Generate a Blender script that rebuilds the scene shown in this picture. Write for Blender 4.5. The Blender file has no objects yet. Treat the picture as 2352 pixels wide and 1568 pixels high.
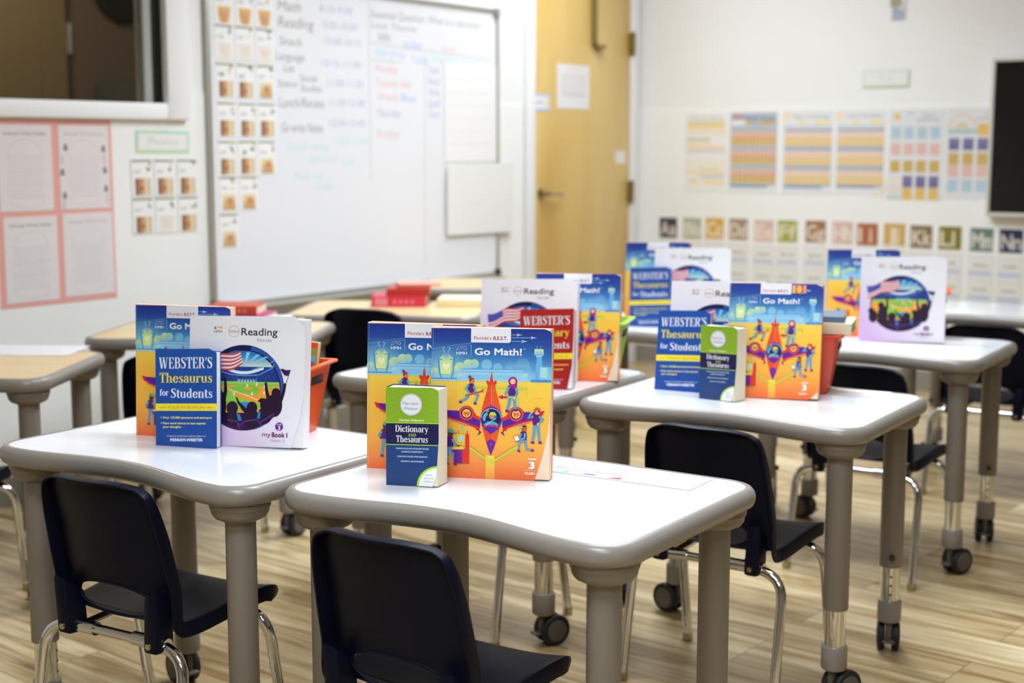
import bpy, bmesh, math, random
from mathutils import Vector, Matrix, Euler

random.seed(7)
PI = math.pi
R = math.radians
SC = bpy.context.scene
COL = SC.collection

# ------------------------------------------------------------ camera, world, exposure
cam_d = bpy.data.cameras.new('camera')
cam = bpy.data.objects.new('camera', cam_d)
COL.objects.link(cam)
cam.location = (0, 0, 1.215)
cam.rotation_euler = (R(90 - 7.75), 0, R(36.05))
cam_d.sensor_width = 36.0
cam_d.lens = 36.0 * 3300 / 2352
cam_d.clip_start = 0.02
cam_d.dof.use_dof = True
cam_d.dof.focus_distance = 2.56
cam_d.dof.aperture_fstop = 3.2
SC.camera = cam
SC.view_settings.view_transform = 'Standard'
SC.view_settings.look = 'None'
SC.view_settings.gamma = 1.0
SC.view_settings.use_curve_mapping = False
SC.view_settings.exposure = 0.72
W = bpy.data.worlds.new('world')
SC.world = W
W.use_nodes = True
W.node_tree.nodes['Background'].inputs[0].default_value = (0.9, 0.95, 1.0, 1)
W.node_tree.nodes['Background'].inputs[1].default_value = 0.3
LIGHT_SPOTS = [(-3.4, 5.75, .42), (-2.45, 4.3, .95), (-1.5, 2.7, .62), (-.75, .55, .8), (0.5, -.5, .95)]
LIGHT_POWER = 34.0          # watts per panel
CEIL = 2.75
LIFT = .06                 # heights below are noted from 6 cm above the floor; everything is raised at the end

# ------------------------------------------------------------ materials
def lin(c):
    if isinstance(c, str):
        c = c.lstrip('#')
        c = tuple(int(c[i:i + 2], 16) for i in (0, 2, 4))
    o = []
    for v in c[:3]:
        v = v / 255.0
        o.append(v / 12.92 if v <= 0.04045 else ((v + 0.055) / 1.055) ** 2.4)
    return tuple(o) + (1.0,)

MATS = {}
def mat(name, col=None, rough=0.5, metal=0.0, spec=0.5, attr=False, noise=0.0, nscale=40.0, bump=0.0, emit=None, estr=1.0, coat=0.0):
    if name in MATS:
        return MATS[name]
    m = bpy.data.materials.new(name)
    m.use_nodes = True
    nt = m.node_tree
    b = nt.nodes['Principled BSDF']
    b.inputs['Roughness'].default_value = rough
    b.inputs['Metallic'].default_value = metal
    b.inputs['Specular IOR Level'].default_value = spec
    b.inputs['Coat Weight'].default_value = coat
    b.inputs['Coat Roughness'].default_value = 0.08
    if attr:
        a = nt.nodes.new('ShaderNodeVertexColor')
        a.layer_name = 'Col'
        nt.links.new(a.outputs['Color'], b.inputs['Base Color'])
    elif col is not None:
        c = lin(col)
        b.inputs['Base Color'].default_value = c
        if noise > 0 or bump > 0:
            tc = nt.nodes.new('ShaderNodeTexCoord')
            n = nt.nodes.new('ShaderNodeTexNoise')
            n.inputs['Scale'].default_value = nscale
            n.inputs['Detail'].default_value = 5
            nt.links.new(tc.outputs['Object'], n.inputs['Vector'])
            if noise > 0:
                mr = nt.nodes.new('ShaderNodeMixRGB')
                mr.inputs[1].default_value = tuple(v * (1 - noise) for v in c[:3]) + (1,)
                mr.inputs[2].default_value = tuple(min(1, v * (1 + noise)) for v in c[:3]) + (1,)
                nt.links.new(n.outputs['Fac'], mr.inputs[0])
                nt.links.new(mr.outputs[0], b.inputs['Base Color'])
            if bump > 0:
                bp = nt.nodes.new('ShaderNodeBump')
                bp.inputs['Strength'].default_value = bump
                bp.inputs['Distance'].default_value = 0.001
                nt.links.new(n.outputs['Fac'], bp.inputs['Height'])
                nt.links.new(bp.outputs[0], b.inputs['Normal'])
    if emit is not None:
        b.inputs['Emission Color'].default_value = lin(emit)
        b.inputs['Emission Strength'].default_value = estr
    MATS[name] = m
    return m

def wood_mat(name, c_dark, c_mid, c_light, scale, rough, rot=0.0):
    m = bpy.data.materials.new(name)
    m.use_nodes = True
    nt = m.node_tree
    b = nt.nodes['Principled BSDF']
    b.inputs['Roughness'].default_value = rough
    tc = nt.nodes.new('ShaderNodeTexCoord')
    mp = nt.nodes.new('ShaderNodeMapping')
    mp.inputs['Scale'].default_value = scale
    mp.inputs['Rotation'].default_value = (0, 0, rot)
    n = nt.nodes.new('ShaderNodeTexNoise')
    n.inputs['Scale'].default_value = 1.0
    n.inputs['Detail'].default_value = 6
    n.inputs['Distortion'].default_value = 0.6
    cr = nt.nodes.new('ShaderNodeValToRGB')
    e = cr.color_ramp.elements
    e[0].position = 0.3; e[0].color = lin(c_dark)
    e[1].position = 0.7; e[1].color = lin(c_light)
    k = e.new(0.48); k.color = lin(c_mid)
    nt.links.new(tc.outputs['Object'], mp.inputs['Vector'])
    nt.links.new(mp.outputs[0], n.inputs['Vector'])
    nt.links.new(n.outputs['Fac'], cr.inputs[0])
    nt.links.new(cr.outputs[0], b.inputs['Base Color'])
    MATS[name] = m
    return m

def floor_mat():
    m = bpy.data.materials.new('floor_planks')
    m.use_nodes = True
    nt = m.node_tree
    L = nt.links.new
    b = nt.nodes['Principled BSDF']
    b.inputs['Roughness'].default_value = 0.33
    tc = nt.nodes.new('ShaderNodeTexCoord')
    mp = nt.nodes.new('ShaderNodeMapping')
    mp.inputs['Rotation'].default_value = (0, 0, R(3))
    L(tc.outputs['Object'], mp.inputs['Vector'])
    br = nt.nodes.new('ShaderNodeTexBrick')
    br.offset = 0.37
    br.inputs['Scale'].default_value = 1.0
    br.inputs['Brick Width'].default_value = 1.22
    br.inputs['Row Height'].default_value = 0.18
    br.inputs['Mortar Size'].default_value = 0.0012
    br.inputs['Mortar Smooth'].default_value = 0.3
    br.inputs['Bias'].default_value = 0.0
    br.inputs['Color1'].default_value = (0, 0, 0, 1)
    br.inputs['Color2'].default_value = (1, 1, 1, 1)
    br.inputs['Mortar'].default_value = (0.5, 0.5, 0.5, 1)
    L(mp.outputs[0], br.inputs['Vector'])
    # offset the grain per plank
    ad = nt.nodes.new('ShaderNodeVectorMath'); ad.operation = 'MULTIPLY_ADD'
    ad.inputs[1].default_value = (7.3, 3.1, 0)
    L(br.outputs['Color'], ad.inputs[0]); L(mp.outputs[0], ad.inputs[2])
    m2 = nt.nodes.new('ShaderNodeMapping')
    m2.inputs['Scale'].default_value = (1.5, 17.0, 1.0)
    L(ad.outputs[0], m2.inputs['Vector'])
    n = nt.nodes.new('ShaderNodeTexNoise')
    n.inputs['Scale'].default_value = 1.0; n.inputs['Detail'].default_value = 7; n.inputs['Roughness'].default_value = 0.55
    n.inputs['Distortion'].default_value = 1.1
    L(m2.outputs[0], n.inputs['Vector'])
    cr = nt.nodes.new('ShaderNodeValToRGB')
    e = cr.color_ramp.elements
    e[0].position = 0.27; e[0].color = lin('#6f5531')
    e[1].position = 0.72; e[1].color = lin('#e2d3ad')
    k = e.new(0.41); k.color = lin('#a88e60')
    k = e.new(0.54); k.color = lin('#cab48a')
    L(n.outputs['Fac'], cr.inputs[0])
    hs = nt.nodes.new('ShaderNodeMixRGB'); hs.blend_type = 'MULTIPLY'
    hs.inputs[0].default_value = 1.0
    cr2 = nt.nodes.new('ShaderNodeValToRGB')
    cr2.color_ramp.elements[0].color = lin('#d2c8b8'); cr2.color_ramp.elements[1].color = lin('#ffffff')
    L(br.outputs['Color'], cr2.inputs[0])
    L(cr.outputs[0], hs.inputs[1]); L(cr2.outputs[0], hs.inputs[2])
    mo = nt.nodes.new('ShaderNodeMixRGB')
    mo.inputs[2].default_value = lin('#6a5438')
    L(br.outputs['Fac'], mo.inputs[0]); L(hs.outputs[0], mo.inputs[1])
    L(mo.outputs[0], b.inputs['Base Color'])
    MATS['floor_planks'] = m
    return m

def pages_mat():
    m = bpy.data.materials.new('page_edges')
    m.use_nodes = True
    nt = m.node_tree
    b = nt.nodes['Principled BSDF']
    b.inputs['Roughness'].default_value = 0.8
    tc = nt.nodes.new('ShaderNodeTexCoord')
    mp = nt.nodes.new('ShaderNodeMapping')
    mp.inputs['Scale'].default_value = (3, 900, 3)
    n = nt.nodes.new('ShaderNodeTexNoise'); n.inputs['Scale'].default_value = 1.0; n.inputs['Detail'].default_value = 2
    mr = nt.nodes.new('ShaderNodeMixRGB')
    mr.inputs[1].default_value = lin('#e0d4b6'); mr.inputs[2].default_value = lin('#f6edd6')
    nt.links.new(tc.outputs['Object'], mp.inputs['Vector']); nt.links.new(mp.outputs[0], n.inputs['Vector'])
    nt.links.new(n.outputs['Fac'], mr.inputs[0]); nt.links.new(mr.outputs[0], b.inputs['Base Color'])
    MATS['page_edges'] = m
    return m

PRINT = mat('cover_print', attr=True, rough=0.32)
PAPER = mat('paper_print', attr=True, rough=0.75, spec=0.3)
LAMI = mat('white_laminate', '#e9eaec', rough=0.10, noise=0.012, nscale=3)
RIM = mat('grey_edge_band', '#88817a', rough=0.30, noise=0.05, nscale=60)
LEGM = mat('grey_leg_paint', '#7c746a', rough=0.42, noise=0.05, nscale=60)
CHROME = mat('chrome', '#d6d8db', rough=0.07, metal=1.0)
NICK = mat('nickel', '#b5a98f', rough=0.22, metal=1.0)
NAVY = mat('navy_plastic', '#0a0d1c', rough=0.42, spec=0.11, noise=0.15, nscale=300, bump=0.15)
RUBBER = mat('black_rubber', '#17171a', rough=0.6, noise=0.1)
HUBM = mat('grey_hub_plastic', '#5e564e', rough=0.45, noise=0.06)
DARKP = mat('dark_plastic', '#24221f', rough=0.45, noise=0.08)
WHITEP = mat('white_paint', '#eeeeee', rough=0.55, noise=0.012, nscale=6)
WALLM = mat('white_wall_paint', '#eeedeb', rough=0.6, noise=0.015, nscale=4)
PANELM = mat('wall_panel', '#f2f2ef', rough=0.38, noise=0.015, nscale=5)
BOARDM = mat('marker_board', attr=True, rough=0.16)
ALU = mat('aluminium', '#bab8ae', rough=0.35, metal=0.6, noise=0.04)
BLACKS = mat('black_screen', '#0a0a0b', rough=0.12, noise=0.05)
ORANGE = mat('orange_bin_plastic', '#f0602f', rough=0.35, noise=0.03)
REDBIN = mat('red_bin_plastic', '#d8452c', rough=0.35, noise=0.03)
GREENB = mat('green_bin_plastic', '#9ccf2c', rough=0.35, noise=0.03)
PAGES = pages_mat()
TAN = wood_mat('tan_laminate', '#d6b67e', '#dfc28d', '#e6cc9a', (2, 30, 2), 0.28)
DOORW = wood_mat('door_veneer', '#c99f52', '#d8b469', '#e2c47e', (3.0, 3.0, 0.7), 0.35)
FLOORM = floor_mat()

# ------------------------------------------------------------ mesh helpers
class MB:
    """collects shapes into one mesh object"""
    def __init__(s):
        s.bm = bmesh.new()
        s.mats = []
    def mi(s, m):
        if m not in s.mats:
            s.mats.append(m)
        return s.mats.index(m)
    def add(s, verts, faces, m, M=None, smooth=False):
        i = s.mi(m)
        vs = [s.bm.verts.new((M @ Vector(v)) if M else v) for v in verts]
        for f in faces:
            try:
                fc = s.bm.faces.new([vs[k] for k in f])
                fc.material_index = i
                fc.smooth = smooth
            except ValueError:
                pass
        return vs
    def box(s, lo, hi, m, M=None, bev=0.0):
        x0, y0, z0 = lo; x1, y1, z1 = hi
        if bev > 0:
            t = bmesh.new()
            bmesh.ops.create_cube(t, size=1.0)
            for v in t.verts:
                v.co = Vector(((x0 + x1) / 2 + v.co.x * (x1 - x0), (y0 + y1) / 2 + v.co.y * (y1 - y0), (z0 + z1) / 2 + v.co.z * (z1 - z0)))
            bmesh.ops.bevel(t, geom=t.edges[:], offset=bev, segments=2, profile=0.5, affect='EDGES')
            t.verts.index_update()
            s.add([v.co.copy() for v in t.verts], [[v.index for v in f.verts] for f in t.faces], m, M, True)
            t.free()
            return
        v = [(x0, y0, z0), (x1, y0, z0), (x1, y1, z0), (x0, y1, z0), (x0, y0, z1), (x1, y0, z1), (x1, y1, z1), (x0, y1, z1)]
        s.add(v, [(0, 3, 2, 1), (4, 5, 6, 7), (0, 1, 5, 4), (1, 2, 6, 5), (2, 3, 7, 6), (3, 0, 4, 7)], m, M)
    def lathe(s, prof, m, M=None, n=24):
        """profile [(r, z)] turned about z; closed ends"""
        vs = []; fs = []
        for r, z in prof:
            for k in range(n):
                a = 2 * PI * k / n
                vs.append((r * math.cos(a), r * math.sin(a), z))
        for i in range(len(prof) - 1):
            for k in range(n):
                k2 = (k + 1) % n
                fs.append((i * n + k, i * n + k2, (i + 1) * n + k2, (i + 1) * n + k))
        fs.append(tuple(reversed(range(n))))
        fs.append(tuple(range((len(prof) - 1) * n, len(prof) * n)))
        s.add(vs, fs, m, M, True)
    def tube(s, pts, r, m, n=12, cap=True):
        pts = [Vector(p) for p in pts]
        vs = []; fs = []
        up = None
        for i, p in enumerate(pts):
            a = pts[max(0, i - 1)]; b = pts[min(len(pts) - 1, i + 1)]
            t = (b - a).normalized()
            if up is None:
                up = t.orthogonal().normalized()
            else:
                up = (up - t * up.dot(t)).normalized()
            w = t.cross(up)
            for k in range(n):
                c = 2 * PI * k / n
                vs.append(p + (up * math.cos(c) + w * math.sin(c)) * r)
        for i in range(len(pts) - 1):
            for k in range(n):
                k2 = (k + 1) % n
                fs.append((i * n + k, i * n + k2, (i + 1) * n + k2, (i + 1) * n + k))
        if cap:
            fs.append(tuple(reversed(range(n))))
            fs.append(tuple(range((len(pts) - 1) * n, len(pts) * n)))
        s.add(vs, fs, m, None, True)
    def art(s, A, m, z0=0.0, M=None):
        """printed artwork: flat polygons in local xy, colour from the print"""
        i = s.mi(m)
        cl = s.bm.loops.layers.float_color.get('Col') or s.bm.loops.layers.float_color.new('Col')
        for pts, cols, lay in A.items:
            z = z0 + lay * 8e-6
            try:
                vs = []
                for p in pts:
                    v = Vector((p[0], p[1], z))
                    vs.append(s.bm.verts.new(M @ v if M else v))
                f = s.bm.faces.new(vs)
            except ValueError:
                continue
            f.material_index = i
            for k, l in enumerate(f.loops):
                l[cl] = cols[k] if isinstance(cols, list) else cols
    def obj(s, name, parent=None, autosmooth=True, loc=None):
        me = bpy.data.meshes.new(name)
        s.bm.normal_update()
        s.bm.to_mesh(me)
        s.bm.free()
        for m in s.mats:
            me.materials.append(m)
        o = bpy.data.objects.new(name, me)
        COL.objects.link(o)
        if autosmooth:
            try:
                me.set_sharp_from_angle(angle=R(38))
            except Exception:
                pass
        if parent:
            o.parent = parent
        if loc:
            o.location = loc
        return o

def thing(name, label, cat, loc=(0, 0, 0), rz=0.0, group=None):
    o = bpy.data.objects.new(name, None)
    o.empty_display_size = 0.05
    COL.objects.link(o)
    o.location = loc
    o.rotation_euler = (0, 0, rz)
    return tag(o, label, cat, group)

def tag(o, label, cat, group=None):
    o['label'] = label
    o['category'] = cat
    if group:
        o['group'] = group
    return o

def struct(o):
    o['kind'] = 'structure'
    return o

def dup(root, label, loc, rz=0.0, group=None, rot=None):
    c = root.copy()
    COL.objects.link(c)
    c.location = loc
    c.rotation_euler = rot if rot else (0, 0, rz)
    c['label'] = label
    if group:
        c['group'] = group
    for ch in list(root.children):
        d = ch.copy(); COL.objects.link(d); d.parent = c
        for g in ch.children:
            e = g.copy(); COL.objects.link(e); e.parent = d
    return c

# ------------------------------------------------------------ printed artwork
_TXT = {}
def text_faces(s, bold=0):
    key = s
    if key in _TXT:
        return _TXT[key]
    cu = bpy.data.curves.new('t', 'FONT')
    cu.body = s
    cu.resolution_u = 3
    ob = bpy.data.objects.new('t', cu)
    me = bpy.data.meshes.new_from_object(ob)
    vs = [(v.co.x, v.co.y) for v in me.vertices]
    fs = [tuple(p.vertices) for p in me.polygons]
    bpy.data.objects.remove(ob); bpy.data.curves.remove(cu); bpy.data.meshes.remove(me)
    if vs:
        x0 = min(v[0] for v in vs); x1 = max(v[0] for v in vs)
        w = x1 - x0
    else:
        x0, w = 0, 1
    r = ([((x - x0) / w, y / 0.73) for x, y in vs], fs, w / 0.73)
    _TXT[key] = r
    return r

def brush(pts, ws):
    """variable width stroke -> quads"""
    out = []
    n = len(pts)
    L = []
    for i in range(n):
        a = Vector(pts[max(0, i - 1)]); b = Vector(pts[min(n - 1, i + 1)])
        d = (b - a)
        d = d.normalized() if d.length > 1e-9 else Vector((1, 0))
        nn = Vector((-d.y, d.x)) * ws[i] / 2
        p = Vector(pts[i])
        L.append((p + nn, p - nn))
    for i in range(n - 1):
        out.append([tuple(L[i][0]), tuple(L[i][1]), tuple(L[i + 1][1]), tuple(L[i + 1][0])])
    return out

def arc(cx, cy, rx, ry, a0, a1, thick, thin, n=14):
    pts = []; ws = []
    for i in range(n + 1):
        a = R(a0 + (a1 - a0) * i / n)
        pts.append((cx + rx * math.cos(a), cy + ry * math.sin(a)))
        ws.append(thin + (thick - thin) * abs(math.cos(a)) ** 1.3)
    return brush(pts, ws)

def rc(x0, y0, x1, y1):
    return [[(x0, y0), (x1, y0), (x1, y1), (x0, y1)]]

def ln(x0, y0, x1, y1, w):
    """slanted bar with flat ends"""
    return [[(x0 - w / 2, y0), (x0 + w / 2, y0), (x1 + w / 2, y1), (x1 - w / 2, y1)]]

S_, T_, F_ = 0.17, 0.055, 0.05        # stem, thin, serif thickness
def sf(x, y, up=True, w=0.30):
    return rc(x - w / 2, y, x + w / 2, y + F_) if up else rc(x - w / 2, y - F_, x + w / 2, y)

XH = 0.66
def serif_glyph(c):
    st = lambda x, y0, y1: rc(x - S_ / 2, y0, x + S_ / 2, y1)
    if c == 'W': return ln(.30, 0, .12, 1, S_) + ln(.34, 0, .52, 1, T_) + ln(.70, 0, .52, 1, S_) + ln(.74, 0, .93, 1, T_) + sf(.12, 1, False) + sf(.52, 1, False) + sf(.93, 1, False, .2), 1.08
    if c == 'E': return st(.17, 0, 1) + rc(.05, 0, .62, F_) + rc(.05, 1 - F_, .60, 1) + rc(.2, .49, .45, .54) + rc(.42, .38, .46, .65) + [[(.62, 0), (.62, .27), (.57, .27), (.48, .05)]] + [[(.60, 1), (.60, .75), (.55, .75), (.47, .95)]], .68
    if c == 'B': return st(.17, 0, 1) + rc(.05, 0, .4, F_) + rc(.05, 1 - F_, .38, 1) + rc(.2, .5, .4, .55) + arc(.36, .76, .17, .215, 90, -90, S_, T_) + arc(.38, .275, .20, .25, 90, -90, S_, T_), .72
    if c == 'S':
        p = [(.52, .74), (.50, .87), (.40, .96), (.29, .965), (.17, .92), (.12, .80), (.16, .68), (.30, .56), (.45, .44), (.50, .27), (.44, .11), (.31, .035), (.18, .05), (.08, .16), (.06, .30)]
        w = [.03, .05, .06, .07, .11, .15, .17, .19, .19, .16, .12, .07, .06, .05, .03]
        return brush(p, w) + rc(.49, .72, .54, 1.0) + rc(.04, 0, .09, .3), .62
    if c == 'T': return st(.35, 0, 1) + sf(.35, 0, True, .36) + rc(.04, 1 - F_, .66, 1) + [[(.04, 1), (.04, .72), (.08, .72), (.16, .95)]] + [[(.66, 1), (.66, .72), (.62, .72), (.54, .95)]], .70
    if c == 'R': return st(.17, 0, 1) + sf(.17, 0) + rc(.05, 1 - F_, .40, 1) + rc(.2, .47, .4, .52) + arc(.38, .735, .18, .24, 90, -90, S_, T_) + ln(.62, 0, .40, .5, S_) + sf(.64, 0, True, .2), .76
    if c == "'": return [[(.07, .68), (.11, .68), (.19, 1), (.05, 1)]], .22
    if c == 'D': return st(.17, 0, 1) + rc(.05, 0, .38, F_) + rc(.05, 1 - F_, .38, 1) + arc(.36, .5, .30, .475, 90, -90, S_ * 1.1, T_), .80
    if c == 'A': return ln(.10, 0, .36, 1, T_) + ln(.60, 0, .36, 1, S_) + rc(.2, .33, .52, .38) + sf(.10, 0, True, .22) + sf(.62, 0), .78
    if c == 'N': return rc(.12, 0, .12 + T_, 1) + rc(.62, 0, .62 + T_, 1) + ln(.60, 0, .14, 1, S_) + sf(.15, 0, True, .22) + sf(.12, 1, False, .2) + sf(.64, 1, False, .22), .80
    if c == 'h': return st(.15, 0, 1) + sf(.15, 0) + sf(.11, 1, False, .2) + arc(.34, .44, .17, .20, 165, 0, S_ * .8, T_) + st(.50, 0, .46) + sf(.50, 0), .68
    if c == 'n': return st(.15, 0, XH) + sf(.15, 0) + sf(.11, XH, False, .2) + arc(.34, .44, .17, .20, 165, 0, S_ * .8, T_) + st(.50, 0, .46) + sf(.50, 0), .68
    if c == 'u': return st(.15, .2, XH) + sf(.11, XH, False, .2) + arc(.31, .22, .17, .19, 180, 345, S_ * .8, T_) + st(.50, 0, XH) + sf(.46, XH, False, .2) + sf(.55, 0, True, .16), .68
    if c == 'r': return st(.15, 0, XH) + sf(.15, 0, True, .32) + sf(.11, XH, False, .2) + arc(.32, .46, .14, .17, 165, 60, .1, .06) + [[(.34, .5), (.46, .48), (.47, .63), (.36, .66)]], .50
    if c == 'e': return arc(.30, .33, .20, .31, 5, 335, S_, T_, 22) + rc(.16, .34, .55, .39), .60
    if c == 'a': return arc(.26, .19, .15, .175, 60, 300, .14, T_, 16) + st(.43, .08, .5) + arc(.28, .48, .16, .17, 0, 150, .13, T_) + rc(.40, 0, .60, F_) + [[(.08, .44), (.20, .42), (.21, .53), (.11, .54)]] + rc(.26, .34, .42, .39), .60
    if c == 's':
        p = [(.40, .50), (.38, .58), (.30, .63), (.20, .63), (.12, .56), (.13, .45), (.24, .36), (.36, .28), (.40, .17), (.34, .06), (.22, .03), (.10, .07), (.06, .18)]
        return brush(p, [.03, .04, .05, .06, .1, .13, .15, .15, .13, .1, .06, .05, .03]) + rc(.38, .47, .42, .66) + rc(.04, 0, .08, .2), .48
    if c == 'f': return st(.16, 0, .82) + sf(.16, 0, True, .32) + rc(.02, XH - F_, .34, XH) + arc(.30, .82, .14, .15, 180, 50, .14, T_) + [[(.33, .82), (.44, .84), (.42, .96), (.34, .97)]], .38
    if c == 'o': return arc(.31, .33, .21, .31, 0, 360, S_, T_, 24), .62
    if c == 'd': return st(.47, 0, 1) + sf(.43, 1, False, .2) + sf(.53, 0, True, .16) + arc(.30, .32, .19, .30, 60, 300, S_, T_, 18) + rc(.32, .58, .42, .63) + rc(.32, .01, .42, .06), .66
    if c == 't': return st(.17, .12, .86) + rc(.03, XH - F_, .38, XH) + arc(.28, .13, .11, .11, 180, 320, .13, T_), .40
    if c == 'i': return st(.15, 0, XH) + sf(.15, 0) + sf(.11, XH, False, .2) + arc(.15, .86, .05, .05, 0, 360, .1, .1, 10), .32
    if c == 'c': return arc(.30, .33, .20, .31, 40, 325, S_, T_, 20) + [[(.36, .44), (.48, .44), (.48, .58), (.38, .6)]], .54
    if c == 'y': return ln(.33, 0, .12, XH, S_ * .9) + ln(.22, -.26, .52, XH, T_) + sf(.12, XH, False) + sf(.52, XH, False, .2) + [[(.08, -.28), (.24, -.28), (.26, -.18), (.10, -.16)]], .62
    return [], .30

class Art:
    """printed layout. mp maps layout coordinates (y down) to metres on the sheet (y up)"""
    def __init__(s, mp=None):
        s.items = []
        s.mp = mp or (lambda x, y: (x, y))
        s.dim = None
        s.lay = 0
    def _p(s, pts, col):
        cols = [lin(c) for c in col] if isinstance(col, list) else lin(col)
        s.items.append(([s.mp(*p) for p in pts], cols, s.lay))
    def poly(s, pts, col, keep=False):
        if not keep: s.lay += 1
        s._p(pts, col)
    def rect(s, x0, y0, x1, y1, col, col2=None):
        s.poly([(x0, y0), (x1, y0), (x1, y1), (x0, y1)], [col, col, col2, col2] if col2 else col)
    def grid(s, x0, y0, x1, y1, nx, ny, fn):
        s.lay += 1
        for i in range(nx):
            for j in range(ny):
                q = [(x0 + (x1 - x0) * a / nx, y0 + (y1 - y0) * b / ny) for a, b in ((i, j), (i + 1, j), (i + 1, j + 1), (i, j + 1))]
                s.items.append(([s.mp(*p) for p in q], [fn(*p) for p in q], s.lay))
    def disc(s, cx, cy, r, col, ry=None, col2=None, n=28):
        ry = ry or r
        p = [(cx + r * math.cos(2 * PI * k / n), cy + ry * math.sin(2 * PI * k / n)) for k in range(n)]
        if col2:
            s.poly(p, [mixc(col, col2, (q[1] - cy + ry) / (2 * ry)) for q in p])
        else:
            s.poly(p, col)
    def ring(s, cx, cy, r, w, col, a0=0, a1=360, n=36, ry=None):
        ry = ry or r
        s.lay += 1
        for k in range(n):
            a = R(a0 + (a1 - a0) * k / n); b = R(a0 + (a1 - a0) * (k + 1) / n)
            q = []
            for ang, d in ((a, 0), (b, 0), (b, w), (a, w)):
                q.append((cx + (r - d) * math.cos(ang), cy + (ry - d) * math.sin(ang)))
            s._p(q, col)
    def stroke(s, pts, w, col):
        s.lay += 1
        ws = w if isinstance(w, list) else [w] * len(pts)
        for q in brush(pts, ws):
            s._p(q, col)
    def text(s, t, x, y, cap, col, width=None, bold=0.0, slant=0.0, align='l'):
        vs, fs, ar = text_faces(t)
        wd = width or ar * cap
        if align == 'c': x -= wd / 2
        if align == 'r': x -= wd
        d = bold * cap
        for ox, oy in ((0, 0),) if bold == 0 else ((-d, -d), (d, -d), (-d, d), (d, d)):
            s.lay += 1
            for f in fs:
                s._p([(x + ox + vs[k][0] * wd + vs[k][1] * cap * slant, y + oy - vs[k][1] * cap) for k in f], col)
    def serif(s, t, x, y, cap, col, width=None):
        gl = [serif_glyph(c) for c in t]
        tot = sum(g[1] for g in gl)
        k = (width / tot) if width else cap
        s.lay += 1
        px = x
        for polys, adv in gl:
            for q in polys:
                s._p([(px + p[0] * k, y - p[1] * cap) for p in q], col)
            px += adv * k
    def circ_band(s, cx, cy, r, y0, y1, col, col2=None, n=14, bulge=0.0):
        L = []; Rr = []
        for k in range(n + 1):
            y = y0 + (y1 - y0) * k / n
            h = math.sqrt(max(0, r * r - (y - cy) ** 2))
            L.append((cx - h, y)); Rr.append((cx + h, y))
        p = L + Rr[::-1]
        if col2:
            s.poly(p, [mixc(col, col2, (q[1] - y0) / (y1 - y0)) for q in p])
        else:
            s.poly(p, col)

def hexrgb(c):
    if isinstance(c, str):
        c = c.lstrip('#')
        return tuple(int(c[i:i + 2], 16) for i in (0, 2, 4))
    return c
def mixc(a, b, t):
    a = hexrgb(a); b = hexrgb(b)
    t = max(0.0, min(1.0, t))
    return tuple(a[i] + (b[i] - a[i]) * t for i in range(3))
def ramp(stops, t):
    for (t0, c0), (t1, c1) in zip(stops, stops[1:]):
        if t <= t1:
            return mixc(c0, c1, (t - t0) / (t1 - t0))
    return hexrgb(stops[-1][1])
# ------------------------------------------------------------ cover artwork
def person(A, x, y, s, skin, hair, head='hair', arms=(), legs=(), vest='#5a1d7c', sleeve='#5aa9bd', trouser='#5f9fc4', boot='#7a1f78'):
    """little cartoon worker: (x, y) is the middle of the shoulders, s the torso length in layout units"""
    for p in legs:
        A.stroke([(x + a * s, y + b * s) for a, b in p], [.34 * s, .30 * s] + [.24 * s] * (len(p) - 2), trouser)
        a, b = p[-1]
        A.poly([(x + (a - .14) * s, y + (b - .1) * s), (x + (a + .14) * s, y + (b - .1) * s), (x + (a + .26) * s, y + (b + .14) * s), (x + (a - .16) * s, y + (b + .14) * s)], boot)
    A.poly([(x - .36 * s, y), (x + .34 * s, y - .02 * s), (x + .40 * s, y + .35 * s), (x + .36 * s, y + s), (x - .32 * s, y + s), (x - .38 * s, y + .4 * s)], vest)
    A.poly([(x - .2 * s, y - .14 * s), (x + .2 * s, y - .14 * s), (x + .2 * s, y + .04 * s), (x - .2 * s, y + .04 * s)], vest)
    for p in arms:
        A.stroke([(x + a * s, y + b * s) for a, b in p], [.28 * s] + [.22 * s] * (len(p) - 1), sleeve)
        a, b = p[-1]
        A.disc(x + a * s, y + b * s, .13 * s, skin, n=10)
    hx, hy = x + .1 * s, y - .42 * s
    A.disc(hx, hy, .30 * s, skin, ry=.34 * s, n=16)
    if head == 'hair':
        A.poly([(hx - .32 * s, hy + .1 * s), (hx - .32 * s, hy - .2 * s), (hx - .1 * s, hy - .42 * s), (hx + .26 * s, hy - .34 * s), (hx + .30 * s, hy - .16 * s), (hx - .08 * s, hy - .12 * s), (hx - .14 * s, hy + .16 * s)], hair)
    elif head == 'bun':
        A.poly([(hx - .30 * s, hy + .12 * s), (hx - .32 * s, hy - .2 * s), (hx, hy - .40 * s), (hx + .32 * s, hy - .2 * s), (hx, hy - .14 * s), (hx - .12 * s, hy + .1 * s)], hair)
        A.disc(hx - .26 * s, hy - .46 * s, .18 * s, hair, n=12)
    elif head == 'scarf':
        A.ring(hx, hy, .44 * s, .18 * s, hair, ry=.46 * s, n=20)
        A.poly([(hx - .34 * s, hy + .3 * s), (hx + .42 * s, hy + .2 * s), (hx + .36 * s, hy + .66 * s), (hx - .3 * s, hy + .6 * s)], hair)
    elif head == 'cap':
        A.poly([(hx - .34 * s, hy - .08 * s), (hx - .26 * s, hy - .4 * s), (hx + .2 * s, hy - .42 * s), (hx + .32 * s, hy - .14 * s), (hx + .66 * s, hy - .06 * s), (hx + .6 * s, hy + .02 * s)], hair)
    A.disc(hx + .12 * s, hy + .02 * s, .04 * s, '#3a1530', n=6)

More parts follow.
